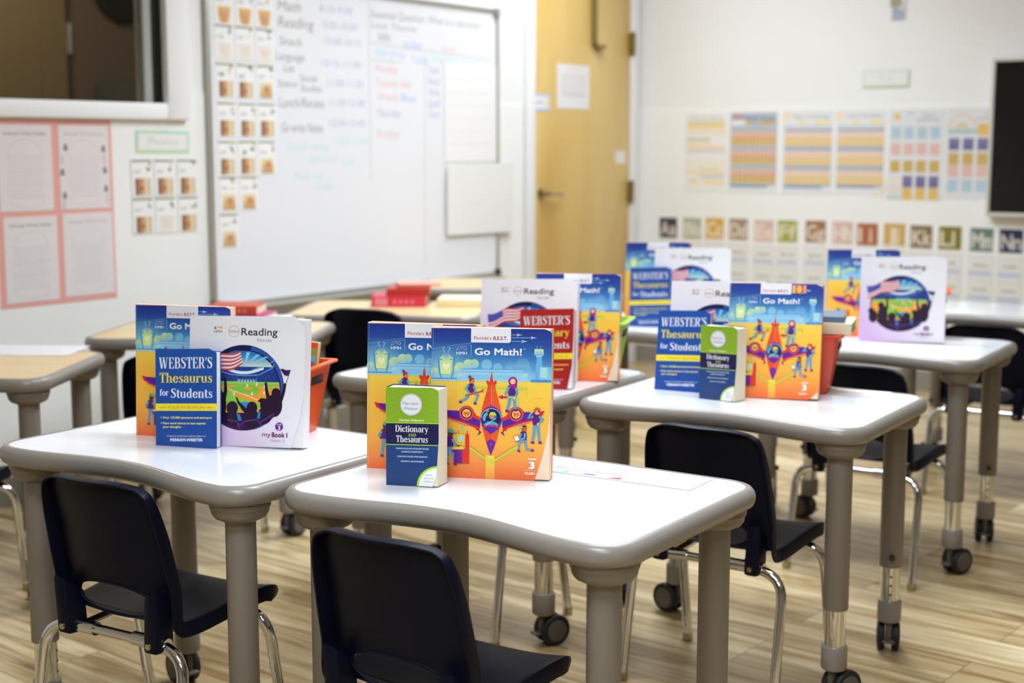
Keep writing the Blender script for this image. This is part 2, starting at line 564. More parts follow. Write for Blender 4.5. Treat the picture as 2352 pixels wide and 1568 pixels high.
def hmh(A, x, y, s, col, cols3, cap):
    """triangle, drop and circle mark above three letters"""
    A.stroke([(x, y), (x + .5 * s, y - s), (x + s, y), (x, y)], .085 * s, cols3[0])
    A.stroke([(x + 1.15 * s, y - .95 * s), (x + 2.0 * s, y - .95 * s), (x + 1.75 * s, y - .1 * s), (x + 1.15 * s, y - .95 * s)], .085 * s, cols3[1])
    A.ring(x + 2.6 * s, y - .5 * s, .5 * s, .085 * s, cols3[2], n=20)
    A.text('HMH', x, y + cap * 1.45, cap, col, width=3.1 * s, bold=.022)

def art_math():
    A = Art(lambda X, Y: ((X - 740) / 4810.0, .276 - ((Y - 0.015 * (X - 740)) - 115) / 4745.0))
    A.dim = (.2131, .276)
    sky = [(0, '#22318c'), (.22, '#1f489c'), (.5, '#3374b8'), (.78, '#6cafdb'), (1, '#a0d6ee')]
    def fsky(X, Y):
        t = (Y - 115) / 470.0
        c = ramp(sky, t)
        d = math.hypot((X - 850) / 230.0, (Y - 470) / 230.0)
        c = mixc(c, '#a8e2d8', max(0, 1 - d) * .75)
        return lin(mixc(c, '#2a3a98', max(0, (X - 1500) / 320.0) * (1 - t) * .6))
    A.grid(740, 115, 1765, 590, 14, 12, fsky)
    sand = [(0, '#fcd552'), (.3, '#fbc346'), (.62, '#fab545'), (.82, '#f79546'), (1, '#ef6a37')]
    def fsand(X, Y):
        t = (Y - 575) / 870.0
        c = ramp(sand, t)
        return lin(mixc(c, '#f39a35', max(0, 1 - abs(X - 900) / 130.0) * .5 * max(0, 1 - abs(t - .25) * 4)))
    A.grid(740, 575, 1765, 1445, 10, 16, fsand)
    # clouds
    for x, y, r, c in ((985, 455, 42, '#c6e08c'), (1060, 432, 46, '#d3e68a'), (1110, 425, 40, '#b5dca0'), (1215, 430, 45, '#74b4dc'), (1310, 455, 38, '#79b7e0'), (1420, 450, 44, '#5a93ce'), (1520, 430, 62, '#5088c8'), (1600, 500, 40, '#5b9ad2'), (950, 480, 36, '#d9e98c'), (770, 500, 36, '#c8e39a')):
        A.disc(x, y, r, c, col2='#8ccbe8', n=22)
    A.rect(1440, 450, 1600, 560, '#6aaada', '#8fcbea')
    # tower at right
    A.poly([(1640, 345), (1680, 345), (1700, 560), (1625, 560)], '#6ab2e2')
    A.poly([(1620, 288), (1695, 290), (1700, 345), (1615, 343)], ['#cfe9a8', '#cfe9a8', '#6fb6e6', '#6fb6e6'])
    A.rect(1632, 345, 1685, 356, '#a6d8f0')
    A.stroke([(1640, 290), (1640, 262)], 4, '#8cc3ea'); A.stroke([(1672, 290), (1672, 262)], 4, '#8cc3ea')
    A.rect(1665, 445, 1765, 572, '#6fb8e6', '#8accee')
    A.rect(1665, 445, 1735, 540, '#9ad4f2')
    for k in range(4):
        A.rect(1680, 460 + k * 20, 1720, 470 + k * 20, '#cfeaa8')
    A.rect(1590, 556, 1765, 580, '#4d8fcf')
    # hangar
    A.poly([(945, 575), (945, 520), (1005, 490), (1010, 468), (1520, 468), (1524, 490), (1572, 492), (1560, 575)], '#9bd4ef')
    A.rect(1010, 468, 1522, 476, '#5fa3dc'); A.rect(1000, 492, 1570, 499, '#6cb0e2')
    A.poly([(1040, 575), (1040, 520), (1470, 520), (1470, 575)], '#8ccaec')
    A.rect(740, 552, 965, 562, '#4f93d2'); A.rect(740, 562, 1560, 577, '#9ed8ee')
    for x in (975, 1525):
        for k in range(4):
            A.rect(x + (k % 2) * 16, 512 + (k // 2) * 12, x + 10 + (k % 2) * 16, 520 + (k // 2) * 12, '#d6ecb0')
    # launch pad
    A.stroke([(745, 300), (980, 255), (1085, 245)], 3, '#8fb9e6'); A.stroke([(745, 340), (980, 270), (1085, 262)], 3, '#7fb0e2')
    A.poly([(815, 395), (925, 395), (905, 520), (822, 520)], ['#bfe6a0', '#bfe6a0', '#e6f29a', '#e6f29a'])
    A.poly([(869, 490), (838, 452), (842, 425), (860, 422), (869, 438), (880, 422), (896, 425), (900, 452)], '#f6f8c0')
    A.poly([(869, 195), (882, 235), (884, 330), (935, 385), (905, 382), (880, 415), (869, 430), (856, 415), (832, 382), (805, 385), (856, 330), (858, 235)], ['#323a8c', '#3a4398', '#5a86cf', '#a9dce0', '#d2ec9c', '#d2ec9c', '#8cc6e4', '#d2ec9c', '#d2ec9c', '#a9dce0', '#5a86cf', '#3a4398'])
    A.stroke([(856, 330), (838, 290), (858, 280)], 6, '#8fd4d8'); A.stroke([(884, 330), (902, 290), (882, 280)], 6, '#8fd4d8')
    A.stroke([(798, 370), (812, 500), (826, 552)], 9, '#4f86cf'); A.stroke([(942, 370), (928, 500), (914, 552)], 9, '#4f86cf')
    # white title box
    A.poly([(1081, 112), (1420, 112), (1420, 222), (1408, 238), (1081, 238)], '#eeeef4')
    A.text("Florida's", 1106, 212, 30, '#b23058', width=148, bold=.012)
    A.text('B.E.S.T.', 1272, 213, 31, '#a81f48', width=118, bold=.03)
    hmh(A, 957, 305, 29, '#e8effb', ['#dfe9fa'] * 3, 28)
    A.rect(1080, 258, 1083, 354, '#c9d8f2')
    A.text('Go Math!', 1115, 345, 60, '#f1f4fb', width=396, bold=.035)
    A.text('TM', 1524, 296, 12, '#d9e3f6')
    for x0, x1, y in ((1425, 1520, 168), (1425, 1640, 192), (1425, 1562, 224)):
        A.stroke([(x0, y), (x1 - 45, y)], 5, '#8fc4ef')
        A.poly([(x1, y), (x1 - 38, y - 7), (x1 - 52, y - 18), (x1 - 44, y), (x1 - 52, y + 18), (x1 - 38, y + 7)], '#a9d8f5')
    # ground markings and pipes
    A.poly([(1215, 1230), (1290, 1230), (1292, 1440), (1212, 1440)], ['#fddc4c', '#fddc4c', '#f69a45', '#f69a45'])
    A.stroke([(1022, 900), (1022, 628), (1560, 635), (1560, 690)], 17, '#c0dc4c')
    A.stroke([(1010, 950), (1022, 1040)], 16, '#9fc98c')
    A.stroke([(1370, 716), (1492, 718), (1490, 1000)], 15, '#bcd85a')
    A.stroke([(1075, 1165), (1258, 1295), (1500, 1140)], 19, '#bcdc48')
    A.stroke([(1075, 1145), (1258, 1275), (1480, 1125)], 3, '#e98f3a')
    A.stroke([(960, 655), (960, 740), (1010, 740)], 2, '#f0b03c'); A.stroke([(1600, 720), (1700, 720), (1700, 800)], 2, '#eeb340')
    # aircraft: wings first
    for sgn in (-1, 1):
        f = lambda X, Y: (1259 + sgn * (1259 - X), Y)
        A.poly([f(*p) for p in ((806, 828), (836, 836), (1000, 842), (1110, 870), (1165, 905), (1165, 985), (1030, 945), (880, 905), (838, 880))], '#54249a')
        A.poly([f(*p) for p in ((806, 828), (838, 832), (858, 872), (900, 900), (1030, 935), (1160, 982), (1160, 1020), (1100, 985), (960, 942), (875, 915), (832, 878))], '#df2330')
        A.stroke([f(*p) for p in ((838, 882), (890, 915), (1020, 952), (1125, 995))], 4, '#f6d9a8')
        A.poly([f(*p) for p in ((1105, 838), (1135, 880), (1165, 895), (1165, 925), (1105, 900))], '#e03a2c')
        A.poly([f(*p) for p in ((1140, 1058), (1160, 1012), (1178, 1028))], '#6a2a9a')
        cx, cy = f(1047, 862)
        A.disc(cx, cy, 66, '#bf2a4e', n=32); A.ring(cx, cy, 58, 9, '#e2584a', n=30)
        A.disc(cx, cy, 46, '#3f1a66', n=26); A.disc(cx, cy, 37, '#f5c95c', n=22)
        A.poly([(cx - 27, cy - 20), (cx - 10, cy - 14), (cx + 10, cy - 14), (cx + 27, cy - 20), (cx + 28, cy + 6), (cx + 12, cy + 26), (cx - 12, cy + 26), (cx - 28, cy + 6)], '#ee7a35')
        A.disc(cx - 9, cy + 4, 4, '#5a2050', n=6); A.disc(cx + 9, cy + 4, 4, '#5a2050', n=6); A.disc(cx, cy + 15, 5, '#f6e0a0', n=8)
    half = [(1260, 485), (1247, 560), (1244, 585), (1225, 566), (1212, 580), (1228, 612), (1222, 650), (1200, 730), (1180, 810), (1168, 890), (1172, 940), (1190, 1010), (1210, 1090), (1230, 1160), (1257, 1232)]
    other = [(2518 - x, y) for x, y in half]
    A.poly(half + other[::-1][1:], '#f0592c')
    A.poly(half + [(1259, 1100), (1259, 900), (1259, 700)], '#ec4e2a')
    A.poly([(1212, 580), (1225, 566), (1244, 588), (1260, 485), (1274, 588), (1293, 566), (1306, 580), (1290, 612), (1259, 592), (1228, 612)], '#e63b28')
    A.stroke([(1259, 620), (1259, 800)], 3, '#f9a86a'); A.stroke([(1205, 668), (1259, 652), (1313, 668)], 3, '#f48a52')
    A.disc(1259, 905, 93, '#5b2a9c', ry=108, n=36)
    A.disc(1259, 900, 82, '#27145c', n=34)
    A.ring(1259, 900, 88, 7, '#7fc3e6', 180, 360, n=26)
    A.poly([(1196, 955), (1225, 930), (1290, 930), (1322, 955), (1300, 985), (1216, 985)], '#4fa9c4')
    A.poly([(1186, 895), (1200, 862), (1222, 850), (1232, 866), (1214, 890), (1206, 930), (1190, 925)], '#58b3c8')
    A.disc(1226, 836, 14, '#d9803c', n=10)
    A.disc(1272, 880, 32, '#4a9ec6', n=20); A.disc(1264, 884, 20, '#d98a42', n=16); A.poly([(1240, 872), (1254, 846), (1290, 848), (1304, 874)], '#c9df4c')
    A.disc(1296, 892, 11, '#2f66b0', n=12); A.stroke([(1300, 902), (1262, 926), (1215, 965)], 5, '#bfe6ea')
    A.disc(1259, 790, 10, '#8a3fc0', n=12)
    A.poly([(1190, 990), (1225, 960), (1295, 960), (1328, 990), (1258, 1042)], '#5a2aa6')
    A.stroke([(1196, 986), (1225, 968), (1292, 968), (1322, 986)], 12, '#d2383a')
    A.poly([(1219, 1112), (1257, 1082), (1298, 1112), (1257, 1232)], '#5a2aa4')
    A.poly([(1257, 1100), (1262, 1122), (1276, 1128), (1262, 1134), (1257, 1160), (1252, 1134), (1238, 1128), (1252, 1122)], '#c22a62')
    # workers
    person(A, 1085, 605, 74, '#e8884a', '#b02a2a', 'bun', [[(-.3, .1), (-.62, .55), (-.1, 1.1)], [(.3, .2), (.5, .75), (.35, 1.0)]], [[(-.1, 1.0), (-.55, 1.7), (-1.25, 2.1)], [(.15, 1.0), (.85, 1.25), (.45, 2.25)]])
    A.stroke([(1035, 705), (1160, 670), (1185, 660)], 9, '#d8303a'); A.ring(1188, 660, 13, 6, '#d8303a', 60, 330, n=12)
    person(A, 1432, 612, 88, '#f6c98a', '#a3238f', 'scarf', [[(-.3, .1), (-.45, .6), (-.75, .95)], [(.35, .1), (.55, .7), (.25, 1.2)]], [[(-.15, 1.0), (-.25, 1.8), (-.45, 2.5)], [(.2, 1.0), (.3, 1.8), (.35, 2.4)]])
    A.stroke([(1322, 712), (1400, 712)], 16, '#d5303c'); A.rect(1345, 696, 1356, 728, '#8a2a86'); A.rect(1395, 705, 1440, 720, '#a9d060')
    person(A, 1640, 868, 84, '#f4b76a', '#d84a34', 'hair', [[(-.3, .1), (-.8, .35), (-.45, -.35)], [(.3, .1), (.75, .4), (.2, .9)]], [[(-.15, 1.0), (-.2, 1.9), (-.35, 2.8)], [(.2, 1.0), (.25, 1.9), (.4, 2.8)]])
    A.disc(1664, 832, 12, '#7a2a9a', n=10)
    person(A, 1535, 1015, 72, '#c8693a', '#6a2f2a', 'hair', [[(.2, .15), (.1, .8), (-.5, .95)], [(-.3, .2), (-.4, .6), (-.55, .8)]], [[(.1, 1.0), (-.5, 1.3), (-.55, 2.3)], [(.2, 1.0), (.35, 2.1), (1.05, 2.2)]])
    A.poly([(1448, 1058), (1488, 1042), (1508, 1090), (1466, 1106)], '#e0562c'); A.poly([(1454, 1060), (1486, 1048), (1502, 1086), (1468, 1098)], '#f6efe2')
    A.rect(1492, 972, 1530, 982, '#8ad0e4')
    person(A, 905, 1075, 84, '#6a3422', '#4fa9a8', 'cap', [[(.25, .2), (.55, .7), (.9, .9)], [(-.3, .2), (-.65, .6), (-.4, .85)]], [[(-.1, 1.0), (-.2, 1.9), (-.3, 2.8)], [(.2, 1.0), (.35, 1.9), (.55, 2.8)]])
    A.poly([(966, 1042), (1036, 1050), (1034, 1150), (970, 1142)], '#f6c63c'); A.rect(978, 1062, 1022, 1112, '#a9dcd2')
    A.disc(986, 1128, 5, '#c98a3a', n=6); A.disc(1006, 1128, 5, '#c98a3a', n=6)
    A.poly([(1040, 1045), (1072, 1045), (1074, 1305), (1010, 1305), (1012, 1200), (1040, 1170)], '#e2362c')
    A.poly([(925, 1180), (1015, 1180), (1012, 1305), (940, 1305), (945, 1215), (925, 1205)], ['#8a2a8c'] * 2 + ['#6a1f86'] * 4)
    A.poly([(936, 1165), (1020, 1150), (1028, 1182), (926, 1184)], '#f7cf4a')
    A.stroke([(980, 1045), (980, 1015)], 6, '#d8303a'); A.stroke([(1056, 1045), (1056, 1015)], 6, '#7a2a9a')
    # grade
    A.text('GRADE', 1577, 1262, 20, '#fff2e2', width=68, bold=.05)
    A.text('3', 1588, 1336, 62, '#fffaf2', width=40, bold=.06)
    A.rect(1550, 1352, 1640, 1355, '#ffe6cc')
    A.text('VOLUME 1', 1548, 1390, 22, '#fff2e2', width=88, bold=.04)
    # worn spine crease
    A.rect(756, 120, 759, 1420, '#6f8fce', '#f7cf9a')
    return A

def art_reading():
    A = Art(lambda X, Y: ((X - 612) / 4867.0, .265 - (Y - .021 * (X - 612) - 210) / 4600.0))
    A.dim = (.240, .265)
    def fb(X, Y):
        t = (Y - 210) / 1220.0; u = (X - 612) / 1168.0
        c = mixc('#ecebf1', '#f3f3f6', u)
        return lin(mixc(c, '#d4b0de', max(0, t - .22) * 1.35 * max(.14, 1 - u * 1.0) + max(0, .25 - u) * 1.3 * t))
    A.grid(612, 210, 1780, 1450, 10, 12, fb)
    hmh(A, 858, 335, 27, '#6a6462', ['#6a6058', '#e8b83a', '#f0b82e'], 25)
    A.poly([(860, 334), (871, 310), (884, 334)], '#6a6058'); A.poly([(889, 312), (911, 312), (903, 334)], '#e8b83a'); A.disc(928, 322, 12, '#f0b42e', n=14)
    A.rect(977, 292, 979, 412, '#c4bcc0')
    A.ring(1060, 355, 55, 5, '#d9a93c', n=40)
    A.text('into', 1060, 370, 34, '#77706e', width=86, align='c')
    A.text('Reading', 1135, 392, 72, '#2f2b2e', width=358, bold=.018)
    A.text('TM', 1500, 360, 11, '#6a6462')
    A.text('Florida', 1297, 452, 34, '#8a8486', width=138)
    cx, cy, r = 1163, 892, 408
    A.disc(cx, cy, r, '#14164a', col2='#3a1450', n=64)
    A.ring(cx + 4, cy + 6, r - 3, 34, '#2b55a8', -80, 75, n=40)
    # bright bowl
    c2y, r2 = 915, 380
    sk = [(0, '#1660b4'), (.5, '#3f9ad6'), (.82, '#aee0ee'), (1, '#f3f4c8')]
    A.circ_band(1150, c2y, r2, 540, 600, ramp(sk, 0), ramp(sk, .45))
    A.circ_band(1150, c2y, r2, 600, 705, ramp(sk, .45), ramp(sk, 1))
    for dx in (-150, -70, 30, 130, 220):
        A.poly([(1175, 690), (1175 + dx - 16, 545 + abs(dx) * .22), (1175 + dx + 22, 545 + abs(dx) * .22)], '#8ed0ea')
    A.circ_band(1150, c2y, r2, 690, 845, '#1f3f96', '#16307c')
    A.poly([(960, 690)] + [(960 + k * 45, 690 + 45 * math.sin(PI * k / 9.0) ) for k in range(10)] + [(1365 - k * 45, 715 + 48 * math.sin(PI * (9 - k) / 9.0)) for k in range(10)], '#dfeff2')
    A.stroke([(930, 740), (1050, 768), (1180, 776), (1320, 765), (1450, 700), (1470, 665)], 7, '#78b4e0')
    A.stroke([(1250, 720), (1400, 670), (1470, 628)], 5, '#9ccbe8')
    for k in range(60):
        A.rect(900 + (k * 97) % 570, 770 + (k * 53) % 60, 904 + (k * 97) % 570, 774 + (k * 53) % 60, '#9fb8e6' if k % 3 else '#e8d89a')
    A.rect(1100, 805, 1310, 832, '#3a6cb8')
    for k in range(6):
        A.rect(1118 + k * 30, 815, 1126 + k * 30, 832, '#e6ecf2')
    A.circ_band(1150, c2y, r2, 832, 870, '#9fd26a', '#7cc043')
    A.circ_band(1150, c2y, r2, 870, 1150, '#f2a23a', '#eca02e')
    A.poly([(1060, 880), (1250, 858), (1345, 905), (1300, 950), (1120, 945), (1010, 900)], '#7cc242')
    A.disc(1215, 895, 46, '#f0a43c', ry=14, n=20)
    A.poly([(905, 905), (1010, 905), (1090, 980), (1350, 1040), (1300, 1130), (1060, 1090), (930, 1000)], '#8ccb48')
    A.stroke([(960, 890), (1180, 955), (1380, 1030)], 5, '#fdf2dc'); A.stroke([(1380, 880), (1490, 900)], 22, '#84c846')
    for x, y in ((1075, 950), (1255, 945), (1205, 868), (1300, 855), (1375, 935), (1378, 880)):
        A.disc(x, y - 12, 6, '#f4ede6', n=8); A.poly([(x - 7, y - 6), (x + 7, y - 6), (x + 9, y + 14), (x - 9, y + 14)], '#e9e4e0')
    # crowd
    D = '#24102e'
    A.circ_band(cx, cy, r - 8, 1130, 1270, '#2a1036', '#3a1450')
    A.poly([(1130, 1040), (1180, 1020), (1225, 1030), (1200, 1100), (1150, 1110)], '#3f8ccc')
    for x, y, rr in ((1060, 1085, 58), (1258, 1080, 54), (1385, 1050, 48), (1493, 935, 44), (905, 920, 42), (770, 1000, 40)):
        A.disc(x, y, rr, D, ry=rr * 1.12, n=24)
    A.poly([(1310, 1015), (1345, 985), (1430, 990), (1440, 1030), (1345, 1030)], D)
    for x, y, w, h in ((1060, 1190, 85, 70), (1258, 1190, 90, 90), (1385, 1150, 70, 80), (1480, 1050, 78, 110), (930, 1070, 70, 150), (800, 1080, 60, 90)):
        A.disc(x, y, w, D, ry=h, n=26)
    A.stroke([(985, 835), (990, 920), (975, 1000), (930, 1070)], [26, 34, 40, 50], D)
    for dx in (-24, -10, 4, 18):
        A.stroke([(985, 845), (985 + dx, 806)], 9, D)
    A.stroke([(1098, 980), (1120, 1030), (1175, 1090), (1240, 1150)], [12, 24, 40, 60], D)
    A.stroke([(1390, 835), (1400, 910), (1420, 985), (1470, 1040)], [24, 30, 42, 56], D)
    A.stroke([(1583, 840), (1570, 915), (1545, 985), (1500, 1040)], [24, 30, 42, 56], D)
    A.stroke([(1012, 1200), (1110, 1215), (1140, 1250), (1190, 1210), (1300, 1190), (1340, 1215), (1400, 1180), (1480, 1130)], 9, '#6a3a94')
    A.stroke([(1110, 1215), (1140, 1285)], 7, '#6a3a94'); A.stroke([(1340, 1215), (1350, 1240)], 7, '#6a3a94')
    A.poly([(1105, 1130), (1140, 1150), (1160, 1205), (1120, 1205)], '#2f7cc0'); A.poly([(1320, 1120), (1345, 1110), (1340, 1180), (1310, 1180)], '#2f7cc0')
    # flag
    def fl(u, v):
        x = 700 + 430 * u + 25 * v
        y = 640 - 105 * u + 175 * v * (1 - .22 * u) + 16 * math.sin(u * 9.0 + v)
        return x, y
    n = 12
    for k in range(9):
        A.lay += 1
        for i in range(n):
            A._p([fl(i / n, k / 9), fl((i + 1) / n, k / 9), fl((i + 1) / n, (k + 1) / 9), fl(i / n, (k + 1) / 9)], '#d8432f' if k % 2 == 0 else '#e6e3ee')
    A.lay += 1
    for i in range(5):
        A._p([fl(i / n, 0), fl((i + 1) / n, 0), fl((i + 1) / n, .52), fl(i / n, .52)], '#4c4fa6')
    A.poly([(1530, 706), (1560, 704), (1590, 716), (1632, 712), (1612, 768), (1575, 765)], '#3a1450')
    A.stroke([(1632, 712), (1592, 838)], 5, '#5a3a6c')
    # grade mark
    A.disc(1532, 1250, 39, '#6d2a8a', n=28); A.text('Grade', 1532, 1236, 13, '#f0e6f6', align='c', bold=.03); A.text('3', 1532, 1282, 38, '#f4ecf8', align='c', bold=.03)
    A.text('my', 1364, 1348, 44, '#7a2a6e', width=85, slant=.06)
    A.text('Book', 1462, 1350, 46, '#7a2060', width=125, bold=.03)
    A.text('1', 1604, 1352, 46, '#8a5a90', width=13)
    A.text('Modules 1-5', 1450, 1394, 22, '#a795b4', width=140)
    return A

def art_thesaurus(bg='#1f55a9', second='Thesaurus', third=True, dark='#174a9c'):
    A = Art(lambda X, Y: ((X - 312) / 4771.0, .193 - (Y - .055 * (X - 312) - 512) / 4660.0))
    A.dim = (.118, .193)
    A.rect(312, 512, 875, 1442, bg, dark)
    A.serif("WEBSTER'S", 346, 695, 104, '#eef1fa', width=492)
    A.serif(second, 347, 828, 94, '#f8e24a', width=488)
    A.serif('for', 350, 950, 62, '#eef1fa', width=84)
    A.serif('Students', 452, 970, 88, '#eef1fa', width=384)
    A.rect(312, 1024, 875, 1092, '#fae232')
    A.text('FOURTH EDITION', 430, 1074, 28, '#a8892e', width=330)
    for x0, x1 in ((346, 412), (774, 834)):
        A.stroke([(x0, 1062), (x1, 1062)], 4, '#a8892e'); A.disc((x0 + x1) / 2, 1062, 9, '#a8892e', ry=6, n=8)
    for y, t, w in ((1165, 'Over 122,000 synonyms and antonyms', 450), (1218, 'More word choices to best express', 395), (1252, 'your thoughts', 168)):
        A.text(t, 378, y, 20, '#f3e870', width=w, bold=.03)
    A.disc(362, 1155, 5, '#f3e870', n=8); A.disc(362, 1208, 5, '#f3e870', n=8)
    A.text('Created in Cooperation with the Editors of', 418, 1336, 15, '#d6e0f4', width=352, bold=.01)
    A.text('MERRIAM-WEBSTER', 446, 1378, 27, '#eaeffa', width=298, bold=.04)
    return A

def art_dictionary():
    A = Art(lambda X, Y: ((X - 328) / 4860.0, .172 - (Y - .03 * (X - 328) - 660) / 4850.0))
    A.dim = (.094, .172)
    def fg(X, Y):
        n = math.sin(X * .9) * .5 + math.sin(Y * .7 + X * .05) * .5
        return lin(mixc('#86b023', '#95bd33', .5 + .5 * n))
    A.grid(328, 660, 785, 965, 22, 14, fg)
    A.rect(328, 960, 785, 968, '#c6e23e')
    A.rect(328, 967, 785, 1148, '#1a1c4e')
    A.rect(328, 1146, 785, 1154, '#b6d838')
    A.rect(328, 1153, 785, 1500, '#1d4580', '#1b3a74')
    A.disc(548, 808, 98, '#5f8a24', n=44); A.disc(548, 806, 95, '#eff1f4', n=44); A.ring(548, 806, 91, 4, '#8a96b4', n=44)
    A.text('Merriam-', 548, 810, 30, '#7e8bb0', width=142, align='c'); A.text('Webster', 548, 852, 30, '#7e8bb0', width=126, align='c')
    A.text("Merriam-Webster's", 446, 948, 20, '#eef4d8', width=210, bold=.03)
    A.serif('Dictionary', 408, 1040, 58, '#f4f4f8', width=290)
    A.serif('AND', 520, 1078, 26, '#c2de3c', width=70)
    A.serif('Thesaurus', 415, 1128, 58, '#f4f4f8', width=278)
    for y, t, w in ((1188, 'SYNONYM LISTS AND DICTIONARY ENTRIES', 285), (1215, 'COMBINED ALPHABETICALLY', 190), (1256, 'CLEAR AND CONCISE WORD GUIDANCE', 262), (1297, 'ABUNDANT USAGE EXAMPLES', 200)):
        A.text(t, 556, y, 13, '#c3d2ea', width=w, align='c', bold=.03, slant=.12)
    for rr, c in ((190, '#aadb2c'), (172, '#f4f6f2')):
        p = [(785, 1500)] + [(785 - rr * math.sin(PI / 2 * k / 14), 1500 - rr * .92 * math.cos(PI / 2 * k / 14)) for k in range(15)]
        A.poly(p, c)
    for y, t, w in ((1412, 'Newly', 56), (1440, 'Revised &', 84), (1466, 'Updated', 74)):
        A.text(t, 700, y, 17, '#8b92a2', width=w, align='c')
    return A

# ------------------------------------------------------------ books
def make_book(name, label, cat, w, h, t, artfn, cover_edge, back_col, spine_col, cut=None, pages=None, rad=0.0, sticker=None, flare=0.0, top=0.0):
    """standing book: origin at the bottom left front corner, x along the cover, y into the depth"""
    root = thing(name, label, cat)
    M = Matrix(((1, 0, 0, 0), (0, 0, -1, 0), (0, 1, 0, 0), (0, 0, 0, 1)))     # sheet xy -> xz, out -> -y
    c = 0.0009
    mb = MB()
    edge = mat('cover_edge_' + name + cover_edge.strip('#'), cover_edge, rough=.5)
    mb.box((0, 0, 0), (w, c, h), edge)
    A = artfn
    mb.art(A, PRINT, 0.00006, M @ Matrix.Diagonal((w / A.dim[0], h / A.dim[1], 1, 1)) if A.dim else M)
    if cut:
        for (x0, z0), (x1, z1) in cut:
            # keeps the left side of the directed line
            d = Vector((x1 - x0, 0, z1 - z0)); no = Vector((d.z, 0, -d.x)).normalized()
            bmesh.ops.bisect_plane(mb.bm, geom=mb.bm.verts[:] + mb.bm.edges[:] + mb.bm.faces[:], plane_co=(x0, 0, z0), plane_no=no, clear_outer=True, dist=1e-7)
    mb.obj('front_cover', root, False)
    mb = MB(); bk = mat('back_cover_' + name + back_col.strip('#'), back_col, rough=.4)
    mb.box((0, t - c, 0), (w, t, h + top), bk); mb.obj('back_cover', root, False)
    mb = MB(); sp = mat('spine_' + name + spine_col.strip('#'), spine_col, rough=.4)
    n = 6
    pr = [(-.0016 * math.sin(PI * k / n), t * k / n) for k in range(n + 1)]
    vs = [(x, y, 0) for x, y in pr] + [(x, y, h) for x, y in pr]
    fs = [(k + 1, k, n + 1 + k, n + 2 + k) for k in range(n)]
    fs.append(tuple(range(n + 1))); fs.append(tuple(range(2 * n + 1, n, -1)))
    mb.add(vs, fs, sp); mb.obj('spine', root)
    mb = MB()
    pm = pages or PAGES
    x1 = w - .0015
    vs = [(.0005, c + .0002, .001), (x1 - .001, c + .0002, .001), (x1 + flare, t - c - .0002, .001), (.0005, t - c - .0002, .001)]
    vs += [(x, y, h - .002 + top * 1.4) for x, y, z in vs]
    mb.add(vs, [(0, 3, 2, 1), (4, 5, 6, 7), (0, 1, 5, 4), (1, 2, 6, 5), (2, 3, 7, 6), (3, 0, 4, 7)], pm)
    mb.obj('page_block', root, False)
    return root

PEACH = mat('peach_page_edges', '#f3d7b8', rough=.8, noise=.06, nscale=200)
WHITEPG = mat('white_page_edges', '#e9e9ea', rough=.75, noise=.05, nscale=200)
# ------------------------------------------------------------ the room
XL, YB = -4.2, 6.97
XR, YF = 3.2, -2.6
PZ = 1.356                                  # top of the wall panels
def slab(name, lo, hi, m, bev=0):
    mb = MB(); mb.box(lo, hi, m, None, bev)
    return mb.obj(name, None, bev > 0)
struct(slab('floor', (XL - .2, YF - .2, -.1 - LIFT), (XR + .2, YB + .2, -LIFT), FLOORM))
struct(slab('ceiling', (XL - .2, YF - .2, CEIL), (XR + .2, YB + .2, CEIL + .1), WHITEP))
# left wall with the window opening
WY0, WY1, WZ0, WZ1 = 1.9, 3.585, 1.31, 2.15
mb = MB()
for lo, hi in (((XL - .15, YF, -LIFT), (XL, YB + .15, WZ0)), ((XL - .15, YF, WZ1), (XL, YB + .15, CEIL)), ((XL - .15, YF, WZ0), (XL, WY0, WZ1)), ((XL - .15, WY1, WZ0), (XL, YB + .15, WZ1))):
    mb.box(lo, hi, WALLM)
struct(mb.obj('wall_left', None, False))
struct(slab('wall_back', (XL, YB, -LIFT), (XR + .15, YB + .15, CEIL), WALLM))
struct(slab('wall_right', (XR, YF, -LIFT), (XR + .15, YB, CEIL), mat('bounce_cut_beige', '#a39a8c', rough=.6, noise=.02)))
struct(slab('wall_front', (XL, YF - .15, -LIFT), (XR + .15, YF, CEIL), MATS['bounce_cut_beige']))  # unseen right and front walls coloured darker to cut bounced light
DY0, DY1 = 5.934, 6.854
# wainscot panels
mb = MB()
mb.box((XL, YF, .04), (XL + .004, DY0 - .075, 1.25), PANELM)
mb.box((XL, 3.70, 1.25), (XL + .004, DY0 - .075, PZ), PANELM)
mb.box((XL, DY1 + .075, .04), (XL + .004, YB, PZ), PANELM)
struct(mb.obj('trim_1', None, False))
mb = MB(); mb.box((XL + .004, YB - .004, .04), (XR, YB, PZ), PANELM)
struct(mb.obj('trim_2', None, False))
BASEM = mat('base_moulding', '#8d877c', rough=.5)
mb = MB(); mb.box((XL, YF, -LIFT), (XL + .012, DY0 - .075, .04), BASEM)
struct(mb.obj('baseboard_left', None, False))
struct(slab('baseboard_back', (XL + .012, YB - .012, -LIFT), (XR, YB, .04), BASEM))

